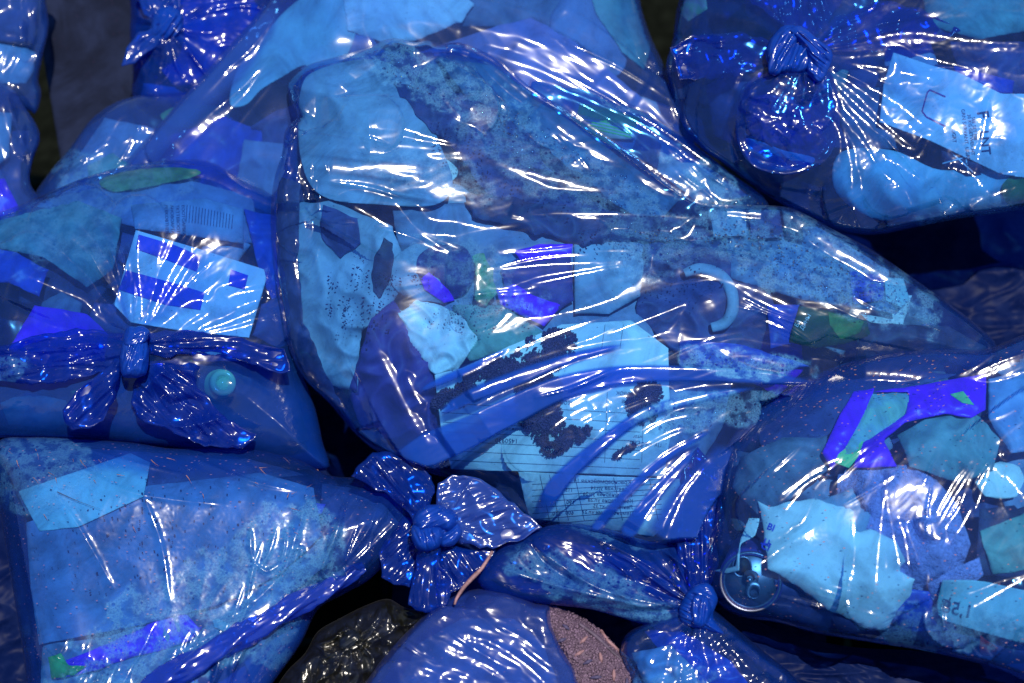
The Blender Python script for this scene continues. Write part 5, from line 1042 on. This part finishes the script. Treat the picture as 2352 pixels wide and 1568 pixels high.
tail(e, [(1575, 1380), (1562, 1320), (1552, 1240), (1556, 1150), (1568, 1080), (1604, 1030), (1652, 1076), (1646, 1150), (1640, 1250), (1636, 1330), (1620, 1390)], 150, 18, 1605, 1400, 411, 30, FM_DEEP, [('ridge', [(1595, 1380), (1575, 1250), (1590, 1090)], 8, 16), ('ridge', [(1615, 1380), (1612, 1250), (1610, 1120)], 6, 12)])
item(M1, 'cloth_rag', 'dark blue rag inside the foamy gathered side', 'rag', [(1130, 1320), (1300, 1240), (1500, 1290), (1600, 1390), (1400, 1390), (1200, 1360)], 26, INDIGO, crump=(40, 6))
item(M2, 'paper_scrap', 'pale scrap inside the tied bag at the bottom edge', 'paper', [(1450, 1500), (1540, 1480), (1600, 1540), (1620, 1620), (1500, 1620)], 12, WHITE2, crump=(30, 6))
item(M2, 'packet', 'dark packet inside the tied bag at the bottom edge', 'packet', [(1470, 1440), (1560, 1440), (1680, 1520), (1760, 1620), (1640, 1620), (1520, 1500)], 22, COBALT, crump=(40, 6))

# ------------------------------------------------------------------ torn bag, bottom centre, sawdust spilling out
K = Patch([(760, 1700), (800, 1620), (838, 1568), (880, 1510), (930, 1455), (985, 1405), (1040, 1370), (1100, 1352), (1170, 1362), (1230, 1385), (1262, 1392), (1270, 1430), (1290, 1480), (1320, 1530), (1340, 1580), (1420, 1700)], 3)
K.inflate(90, 120, 130).noise(120, 8, 501).keep()
for r, w, h in [([(1085, 1362), (1120, 1410), (1180, 1470), (1250, 1520), (1330, 1580)], 5, 14), ([(1000, 1455), (1070, 1490), (1160, 1530), (1260, 1600)], 6, 14), ([(985, 1470), (1050, 1510), (1120, 1540), (1200, 1610)], 7, 13), ([(1010, 1460), (1100, 1470), (1160, 1500), (1290, 1600)], 7, 12),
                ([(1190, 1420), (1240, 1430), (1255, 1500)], 6, 10), ([(900, 1560), (1000, 1545), (1100, 1570)], 9, 12), ([(880, 1590), (1000, 1580), (1100, 1600)], 9, 12), ([(1060, 1480), (1130, 1510), (1200, 1560)], 9, 9)]:
    K.taut(r, w, .34, 5)
K.streaks(8, (1080, 1520, 150, 60), -32, 6, 150, 5, 4, 502).crumple(26, 2.5, -20, 2.5, 503).crumple(70, 6, -30, 2, 504)
e = empty('garbage_bag', 1100, 1540, -20, 'torn blue bag at the bottom centre with brown sawdust at its torn side', 'garbage bag', GR)
K.build('film', film_mat('blue_film_milky', off=8.8, s0=.42, tint=(0.20, 0.48, 0.95), scat=(0.03, 0.085, 0.50), rough=.17, dust=.25), e, back=120)
item(K, 'plastic_bag', 'grey dusty bag of ash inside the torn bag', 'plastic bag', [(900, 1600), (960, 1480), (1060, 1420), (1180, 1420), (1250, 1480), (1300, 1620)], 14, paper((0.30, 0.36, 0.5), mott=.25, scale=24), crump=(60, 6))
Q = Patch([(1225, 1380), (1262, 1388), (1320, 1410), (1370, 1440), (1420, 1490), (1460, 1530), (1510, 1600), (1600, 1700), (1300, 1700), (1240, 1560), (1215, 1460)], 3)
Q.inflate(66, 95, 90).noise(40, 6, 511).noise(24, 6, 512, 4); Q.crumple(18, 2.5, 0, 1, 513).keep()
o = Q.build('sawdust_heap', SOIL, None, thick=60); tag(o, 'purple brown heap of moist sawdust spilling from the torn bag at the bottom', 'sawdust', kind='stuff')
rg = np.random.RandomState(3); u = rg.uniform(1225, 1560, 5200); v = rg.uniform(1385, 1640, 5200); k = inside_poly(u, v, Q.poly); u, v = u[k], v[k]
tag(grains('sawdust_crumbs', np.column_stack([u, v, Q.at(u, v) + rg.uniform(-1, 2, len(u))]), 3.6, paper((0.20, 0.13, 0.21), mott=.3, scale=300), None, 12), 'loose sawdust crumbs covering the purple brown heap', 'sawdust', kind='stuff')
def bark(poly, lab, mat, z=3):
    item(Q, 'bark_chip', lab, 'wood chip', poly, -z, mat, rough=1, step=3, crump=(14, 1.5), thick=5)
def stick(name, label, pts, rad, mat, bag, lift):
    o = tube(name, [(u, v, float(bag.at(np.array(float(u)), np.array(float(v)))) + lift) for u, v in pts], rad, mat, None, n=10, pleat=0)
    tag(o, label, 'twig')
TW = paper((0.34, 0.19, 0.22), mott=.3, scale=80)
stick('twig', 'dark twig lying on the sawdust at the bottom', [(1330, 1432), (1370, 1462), (1410, 1500), (1445, 1530)], [4, 5, 4, 3], paper((.10, .07, .12), mott=.3), Q, 6)
stick('twig', 'pale twig lying on the sawdust at the bottom', [(1380, 1448), (1400, 1475), (1452, 1520)], [4, 4, 3], TW, Q, 7)
rn = random.Random(77)
for i in range(9):
    u_, v_ = [(1300, 1440), (1340, 1470), (1290, 1470), (1380, 1510), (1350, 1520), (1410, 1550), (1370, 1555), (1330, 1500), (1440, 1570)][i]; a_ = rn.uniform(0, 3.14); l = rn.uniform(7, 14)
    o = tube('bark_chip', [(u_ - l * math.cos(a_), v_ + l * math.sin(a_), float(Q.at(np.array(u_ * 1.), np.array(v_ * 1.))) + 3), (u_, v_, float(Q.at(np.array(u_ * 1.), np.array(v_ * 1.))) + 5), (u_ + l * math.cos(a_), v_ - l * math.sin(a_), float(Q.at(np.array(u_ * 1.), np.array(v_ * 1.))) + 3)], [2, 4.5, 2], TW if i % 2 else DARK, None, n=8)
    tag(o, ('pale' if i % 2 else 'dark') + ' bark chip ' + ['at the top of the sawdust near the tear', 'left of the long dark twig on the sawdust', 'against the torn film edge of the sawdust', 'below the dark twig on the sawdust', 'in the middle of the sawdust heap', 'at the right edge of the sawdust heap', 'low in the middle of the sawdust heap', 'just below the tear edge on the sawdust', 'at the lower right end of the sawdust'][i], 'wood chip', 'bark chips on the sawdust')
# twig hanging by the knot
tz = 190
o = tube('twig', [(1131, 1266, tz), (1110, 1300, tz + 6), (1090, 1322, tz + 4), (1068, 1345, tz), (1050, 1372, tz - 6), (1044, 1388, tz - 10)], [3, 4, 5, 4.5, 3.5, 2.5], TW, None, n=10)
tag(o, 'thin reddish twig hooked on the film below the lower middle knot', 'twig')
# black bag
L = Patch([(560, 1700), (620, 1600), (660, 1540), (700, 1500), (730, 1450), (780, 1420), (840, 1390), (890, 1375), (930, 1395), (985, 1410), (970, 1450), (930, 1490), (900, 1530), (860, 1600), (820, 1700)], 2.5)
L.inflate(20, 90, 70).noise(60, 10, 601).keep(); L.pleats(805, 1465, 14, 120, 13, 602, 10).crumple(45, 26, 40, 2, 603, 1).crumple(30, 22, 100, 1.5, 606, 1).crumple(16, 5, 20, 1.6, 604).crumple(70, 14, 60, 2.5, 605)
for r in [[(880, 1385), (860, 1430), (820, 1460)], [(930, 1400), (900, 1450), (830, 1480)], [(720, 1480), (760, 1500), (800, 1480)], [(790, 1490), (770, 1540), (720, 1568)], [(830, 1480), (860, 1520), (840, 1570)]]: L.ridge(r, 6, 16)
e = empty('garbage_bag', 800, 1480, -60, 'crumpled black garbage bag between the flat bag and the torn bag', 'garbage bag'); L.build('film', FM_BLACK, e, back=70)
wad(e, 'knot', [(775, 1480), (790, 1450), (820, 1445), (838, 1470), (820, 1495), (790, 1500)], 105, 26, 30, 610, FM_BLACK, 16, 8, 18)

# ------------------------------------------------------------------ bag, lower right, can and glove inside
Nb = Patch([(1640, 1180), (1650, 1080), (1680, 1000), (1740, 940), (1820, 890), (1900, 848), (1990, 820), (2080, 805), (2180, 800), (2260, 802), (2310, 785), (2360, 765), (2560, 700), (2640, 1100), (2640, 1700), (2420, 1600), (2300, 1540), (2150, 1500), (2000, 1475), (1880, 1455), (1790, 1430), (1700, 1415), (1640, 1376), (1616, 1300)], 3)
Nb.inflate(125, 185, 320, .52).noise(180, 10, 701).lump(2130, 1200, 170, 150, 26).lump(1720, 1320, 70, 80, 26).lump(2260, 1090, 60, 60, 22).keep()
for r, w, h in [([(1760, 1170), (1830, 1110), (1900, 1065), (1960, 1040)], 9, 15), ([(1790, 1190), (1850, 1120), (1910, 1080)], 6, 9), ([(2270, 1060), (2250, 1120), (2220, 1190), (2180, 1250)], 4, 13), ([(2285, 1040), (2262, 1110), (2235, 1190)], 4, 12),
                ([(2245, 1060), (2200, 1130), (2160, 1200), (2130, 1240)], 5, 13), ([(2230, 1060), (2190, 1110), (2140, 1200)], 4, 10), ([(2290, 1050), (2330, 1035), (2400, 1020)], 9, 14), ([(2280, 1060), (2320, 1120), (2380, 1130)], 9, 14), ([(2300, 1080), (2370, 1160)], 8, 10),
                ([(2140, 1225), (2120, 1215), (2110, 1190)], 10, 10), ([(2170, 1240), (2150, 1230), (2140, 1190)], 14, 9), ([(2110, 1500), (2180, 1460), (2260, 1410), (2340, 1370), (2420, 1330)], 8, 16), ([(2130, 1510), (2210, 1480), (2270, 1430)], 8, 10),
                ([(2190, 1420), (2280, 1370), (2420, 1290)], 7, 8), ([(1860, 1450), (1930, 1450), (2010, 1470), (2080, 1500)], 9, 10), ([(2060, 1180), (2080, 1240), (2090, 1320)], 4, 9), ([(2000, 1160), (2030, 1240), (2040, 1330)], 3, 7),
                ([(1900, 850), (2060, 860), (2240, 870), (2420, 790)], 12, 8), ([(2040, 1080), (2020, 1240), (2010, 1380)], 4, 5), ([(2270, 1035), (2352, 970), (2460, 900)], 10, 10)]:
    Nb.taut(r, w * .8, .34, 4)
Nb.streaks(12, (2050, 1300, 130, 150), 85, 8, 170, 2.5, 4, 702).streaks(8, (2210, 1130, 80, 80), 62, 6, 110, 3, 7, 703).streaks(10, (1850, 1100, 150, 90), 38, 8, 130, 3.5, 5, 704).streaks(14, (2200, 900, 180, 70), 25, 8, 160, 6, 5, 705)
Nb.streaks(20, (1850, 1400, 150, 50), -10, 12, 120, 4, 6, 706).crumple(28, 1.8, 60, 2.5, 707).crumple(13, 2.0, 70, 2, 708, region=(1850, 1290, 110, 90))
Nb.crumple(14, 2.4, 60, 1.6, 709, region=(2300, 1110, 90, 60)).mist(2180, 1440, 200, 60, .6, 0, 51, scale=40)
Nb.dens = np.maximum(Nb.dens, .55 * np.clip((Nb.V - 1440 - (Nb.U - 1700) * .06) / 40, 0, 1)); Nb.dband([(1640, 1180), (1655, 1090), (1700, 1000), (1850, 890), (2100, 820), (2300, 800)], [30, 30, 40, 44, 40, 30], .3, 24)
e = empty('garbage_bag', 2050, 1150, -60, 'large blue bag at lower right holding a drink can, torn paper and a knitted glove', 'garbage bag', GR)
Nb.avoid = [(1718, 1338, 90), (1880, 1280, 90), (2060, 1200, 100), (2250, 1400, 90)]; Nb.build('film', FM_DUST, e, back=150)
# drink can: end facing the viewer
cz = float(Nb.at(np.array(1718.), np.array(1330.))) - 22
ALU = paper((0.26, 0.28, 0.40), rough=.40, mott=.05, metal=.9, bump=.02); ALUD = paper((0.35, 0.35, 0.50), rough=.35, mott=.05, metal=.85, bump=.02); HOLE = paper((0.01, 0.01, 0.02), mott=0)
cax = (-0.12, -0.25, 1.0)
ce = empty('drink_can', 1718, 1338, cz - 60, 'opened drink can with ring pull inside the lower right bag', 'can')
c0 = (1724, 1336, cz - 34)
lathe('can_body', c0, cax, [(64, 0), (72, -5), (76, -22), (77, -40), (77, -240)], paper((0.10, 0.06, 0.35), mott=.15, rough=.35), ce, n=56)
lathe('can_lid', c0, cax, [(0, -7), (58, -7), (60, -11), (64, -11), (66, 0), (68, 2), (71, 1), (72, -5)], ALU, ce, n=56)
def disc_loop(name, c, axis, outer, mat, parent, h0, h1, hole=None):
    """flat plate from an outline in the can's own plane"""
    ax = np.array(axis, float); ax /= np.linalg.norm(ax); X = np.array([1.0, 0, 0]); X -= ax * X.dot(ax); X /= np.linalg.norm(X); Y = np.cross(ax, X)
    def pt(x, y, h): 
        q = X * x + Y * y + ax * h; return (c[0] + q[0], c[1] - q[1], c[2] + q[2])
    n = len(outer); V = []; F = []
    if hole is None:
        V = [pt(x, y, h1) for x, y in outer] + [pt(x, y, h0) for x, y in outer]
        F = [tuple(range(n)), tuple(range(2 * n - 1, n - 1, -1))] + [(i, n + i, n + (i + 1) % n, (i + 1) % n) for i in range(n)]
    else:
        V = [pt(x, y, h1) for x, y in outer] + [pt(x, y, h1) for x, y in hole] + [pt(x, y, h0) for x, y in outer] + [pt(x, y, h0) for x, y in hole]
        for i in range(n):
            j = (i + 1) % n
            F += [(i, j, n + j, n + i), (2 * n + i, 3 * n + i, 3 * n + j, 2 * n + j), (i, 2 * n + i, 2 * n + j, j), (n + i, n + j, 3 * n + j, 3 * n + i)]
    V = np.array(V); return raw_mesh(name, P(V[:, 0], V[:, 1], V[:, 2]), F, mat, parent, False)
def oval(cx, cy_, rx, ry, ang, n=28, p=2.5):
    o = []
    for i in range(n):
        t = 2 * math.pi * i / n; x = abs(math.cos(t)) ** (2 / p) * math.copysign(1, math.cos(t)) * rx; y = abs(math.sin(t)) ** (2 / p) * math.copysign(1, math.sin(t)) * ry
        o.append((cx + x * math.cos(R_(ang)) - y * math.sin(R_(ang)), cy_ + x * math.sin(R_(ang)) + y * math.cos(R_(ang))))
    return o
disc_loop('can_mouth', c0, cax, oval(-20, 34, 20, 22, 10), HOLE, ce, -7.5, -6.6)
disc_loop('mouth_rim', c0, cax, oval(-20, 34, 22.5, 24.5, 10), ALUD, ce, -7, -4.6, oval(-20, 34, 19.5, 21.5, 10))
disc_loop('ring_pull', c0, cax, oval(6, -18, 20, 17, 75), ALU, ce, -3, 1, oval(9, -28, 12, 10, 75))
disc_loop('ring_pull_tab', c0, cax, oval(0, 8, 19, 18, 75), ALU, ce, -3, 0.5, oval(0, 8, 9, 9, 0))
lathe('rivet', (c0[0] - 2, c0[1] - 4, c0[2] - 1), cax, [(0, 3), (4, 2.5), (6, 0), (6, -4)], ALU, ce, n=20)
o, p = item(Nb, 'torn_paper', 'torn white printed paper over the can in the lower right bag', 'paper', [(1740, 1150), (1770, 1165), (1800, 1155), (1870, 1145), (1960, 1170), (1965, 1225), (2000, 1215), (2060, 1245), (2080, 1290), (2060, 1310), (2100, 1330), (2090, 1370), (2060, 1400), (2040, 1450), (1990, 1440), (1900, 1400), (1840, 1350), (1765, 1305), (1758, 1260), (1752, 1200)], 5, WHITE, rough=3, crump=(75, 3))
for s, u, v, an in [('BI', 1797, 1200, 118), ('TF', 1789, 1222, 118), ('CI', 1770, 1250, 118)]: pass
for s, u, v in [('BI', 1752, 1208), ('TF', 1745, 1228), ('CI', 1738, 1252)]:
    text_on(o, p, s, u + 8, v + 6, 22, -22, BLUEPRINT, bold=.5, vflip=(s == 'TF'))
item(Nb, 'torn_paper', 'narrow torn white strip left of the drink can', 'paper', [(1640, 1310), (1690, 1300), (1700, 1240), (1720, 1190), (1745, 1190), (1735, 1230), (1700, 1250), (1698, 1310), (1670, 1316)], 4, WHITE, rough=1.5)
item(Nb, 'torn_paper', 'pale scrap folded above the torn printed paper', 'paper', [(1860, 1160), (1960, 1120), (2000, 1180), (1990, 1230), (1900, 1240)], 9, WHITE2, rough=3)
# knitted glove
KNIT = paper((0.50, 0.40, 0.80), mott=.16, scale=220, bump=1.0, rough=.9, detail=2)
o, p = item(Nb, 'glove', 'violet knitted glove crumpled in the middle of the lower right bag', 'glove', [(1925, 1090), (1990, 1065), (2080, 1068), (2150, 1100), (2200, 1160), (2230, 1250), (2200, 1330), (2120, 1360), (2030, 1340), (1980, 1280), (1940, 1200), (1920, 1140)], 22, KNIT, rough=1, smooth=False, crump=(34, 5), step=4,
            lumps=[(1980, 1140, 30, 62, 22, 15, 2), (2055, 1120, 26, 60, 16, 5, 2), (2130, 1190, 34, 76, 22, -14, 2), (2050, 1270, 60, 24, 10, 10, 1.5), (2150, 1310, 50, 26, 12, -10, 1.5)])
item(Nb, 'cloth_rag', 'violet knitted cuff below the glove', 'rag', [(2130, 1340), (2200, 1300), (2250, 1280), (2260, 1320), (2200, 1370), (2140, 1380)], 10, KNIT, rough=2)
# star wrapper
for poly, lab in [([(1910, 1080), (1888, 1040), (1930, 950), (1960, 900), (2010, 890), (1985, 950), (1930, 1050)], 'left strip of the violet wrapper with green stars'),
                  ([(2000, 900), (2100, 885), (2265, 858), (2265, 940), (2230, 960), (2170, 950), (2080, 970), (2030, 1010), (2060, 1070), (1960, 1075), (1975, 1020), (2010, 1000), (2080, 950), (2090, 900)], 'violet wrapper with green stars above the glove')]:
    o, p = item(Nb, 'star_wrapper', lab, 'wrapper', poly, 6, VIOLET, rough=1.5, crump=(40, 4))
STG = paper((0.30, 0.85, 0.30), mott=.1)
def star(cx, cy_, r, a0): return [(cx + (r if i % 2 == 0 else r * .42) * math.cos(R_(a0 + i * 36)), cy_ + (r if i % 2 == 0 else r * .42) * math.sin(R_(a0 + i * 36))) for i in range(10)]
overlay(o, p, 'green_star', [(2182, 905), (2212, 898), (2238, 930), (2210, 925)], STG); overlay(o, p, 'green_star', [(1912, 1035), (1940, 1020), (1985, 1010), (1970, 1050), (1950, 1075), (1918, 1062)], STG)
item(Nb, 'packet', 'teal and green packet left under the star wrapper', 'packet', [(1960, 960), (2000, 905), (2100, 900), (2090, 950), (2010, 1010), (1930, 1060), (1920, 1040)], 9, paper((0.35, 0.62, 0.45), mott=.3, scale=18, col2=(0.2, 0.35, 0.6)), rough=2)
item(Nb, 'plastic_bag', 'pale teal plastic bag right of the star wrapper', 'plastic bag', [(2060, 1000), (2130, 960), (2240, 950), (2300, 1000), (2280, 1080), (2200, 1110), (2090, 1070)], 12, paper((0.26, 0.42, 0.46), mott=.2, scale=14), crump=(40, 6))
item(Nb, 'plastic_bag', 'blue crumpled plastic at the right edge above the glare', 'plastic bag', [(2270, 870), (2420, 830), (2420, 1030), (2320, 1040), (2270, 960)], 10, paper((0.35, 0.5, 0.85), mott=.15, scale=12), crump=(50, 6))
o, p = item(Nb, 'price_tag', 'white rounded tag printed 15 at the right of the lower right bag', 'tag', [(2165, 1332), (2230, 1332), (2265, 1336), (2350, 1355), (2420, 1365), (2400, 1480), (2340, 1475), (2250, 1450), (2170, 1425), (2155, 1410), (2152, 1385)], 5, CYAN, rough=0, crump=(120, 2))
for s, u, v, sz, an in [('88', 2166, 1372, 15, 10), ('15', 2226, 1400, 42, 205), ('1', 2178, 1400, 18, 80)]:
    pass
text_on(o, p, '88', 2174, 1398, 22, 74, PRINT, mirror=False); text_on(o, p, '1,58', 2232, 1420, 42, 168, PRINT, bold=.6, vflip=True); text_on(o, p, '11', 2160, 1412, 14, 74, PRINT)
line_on(o, p, [(2184, 1372, 2172, 1400)], 3, PRINT, 'dash')
item(Nb, 'food_wrapper', 'small bright red torn scrap below the price tag', 'wrapper', [(2252, 1458), (2268, 1470), (2290, 1490), (2280, 1510), (2256, 1512), (2250, 1490)], 4, RED, rough=3, crump=(12, 3))
item(Nb, 'cup_lid', 'dark plastic cup with glints in the left of the lower right bag', 'cup', [(1680, 1120), (1700, 1050), (1800, 1000), (1900, 1000), (1900, 1080), (1800, 1160), (1740, 1180)], 12, GREY, rough=1, crump=(40, 5))
item(Nb, 'plastic_sheet', 'dark blue sheet low in the lower right bag', 'plastic sheet', [(1780, 1330), (1900, 1400), (2100, 1440), (2250, 1460), (2420, 1520), (2200, 1530), (1900, 1460), (1760, 1400)], 20, INDIGO, crump=(60, 5))
item(Nb, 'carton_piece', 'dark carton between the glove and the price tag', 'carton', [(1990, 1340), (2150, 1360), (2200, 1450), (2080, 1450), (2000, 1400)], 16, COBALT, crump=(50, 4))
item(Nb, 'carton_piece', 'torn dark carton at the right edge below the glare', 'carton', [(2250, 1170), (2330, 1160), (2400, 1250), (2400, 1330), (2240, 1320)], 14, DARK, crump=(40, 5))
item(Nb, 'packet', 'teal flowered packet at the right edge', 'packet', [(2250, 1220), (2400, 1160), (2420, 1300), (2280, 1320)], 9, TEAL, rough=2)
item(Nb, 'carton_piece', 'indigo card under the dusty top of the lower right bag', 'carton', [(1740, 990), (1900, 880), (2100, 850), (2200, 860), (2000, 920), (1900, 1000), (1760, 1080)], 16, INDIGO, crump=(60, 5))
fill(Nb, 'the lower right bag', 30, 75, (60, 120), 720)
debris('plant_litter', 'tiny dry seeds and fibres on the dusty top of the lower right bag', [(1950, 890, 220, 50, 60, 8), (2080, 840, 150, 26, 34, 8), (1760, 1000, 60, 70, 10, 40)], Nb, STRAW, 14, (3, 9), 1.2, 4)
# film below the lower right bag
O = Patch([(1640, 1400), (1700, 1410), (1800, 1450), (1950, 1485), (2150, 1500), (2400, 1560), (2560, 1700), (1800, 1700), (1740, 1580), (1690, 1500)], 3.5)
O.inflate(-90, 70, 90).noise(90, 10, 801).keep(); O.crumple(60, 12, -12, 2.5, 802).crumple(26, 4, -10, 2.5, 803)
for r in [[(1830, 1545), (1900, 1548), (1980, 1545)], [(1700, 1430), (1800, 1470), (1900, 1530)], [(1680, 1470), (1760, 1540), (1840, 1580)]]: O.ridge(r, 5, 14)
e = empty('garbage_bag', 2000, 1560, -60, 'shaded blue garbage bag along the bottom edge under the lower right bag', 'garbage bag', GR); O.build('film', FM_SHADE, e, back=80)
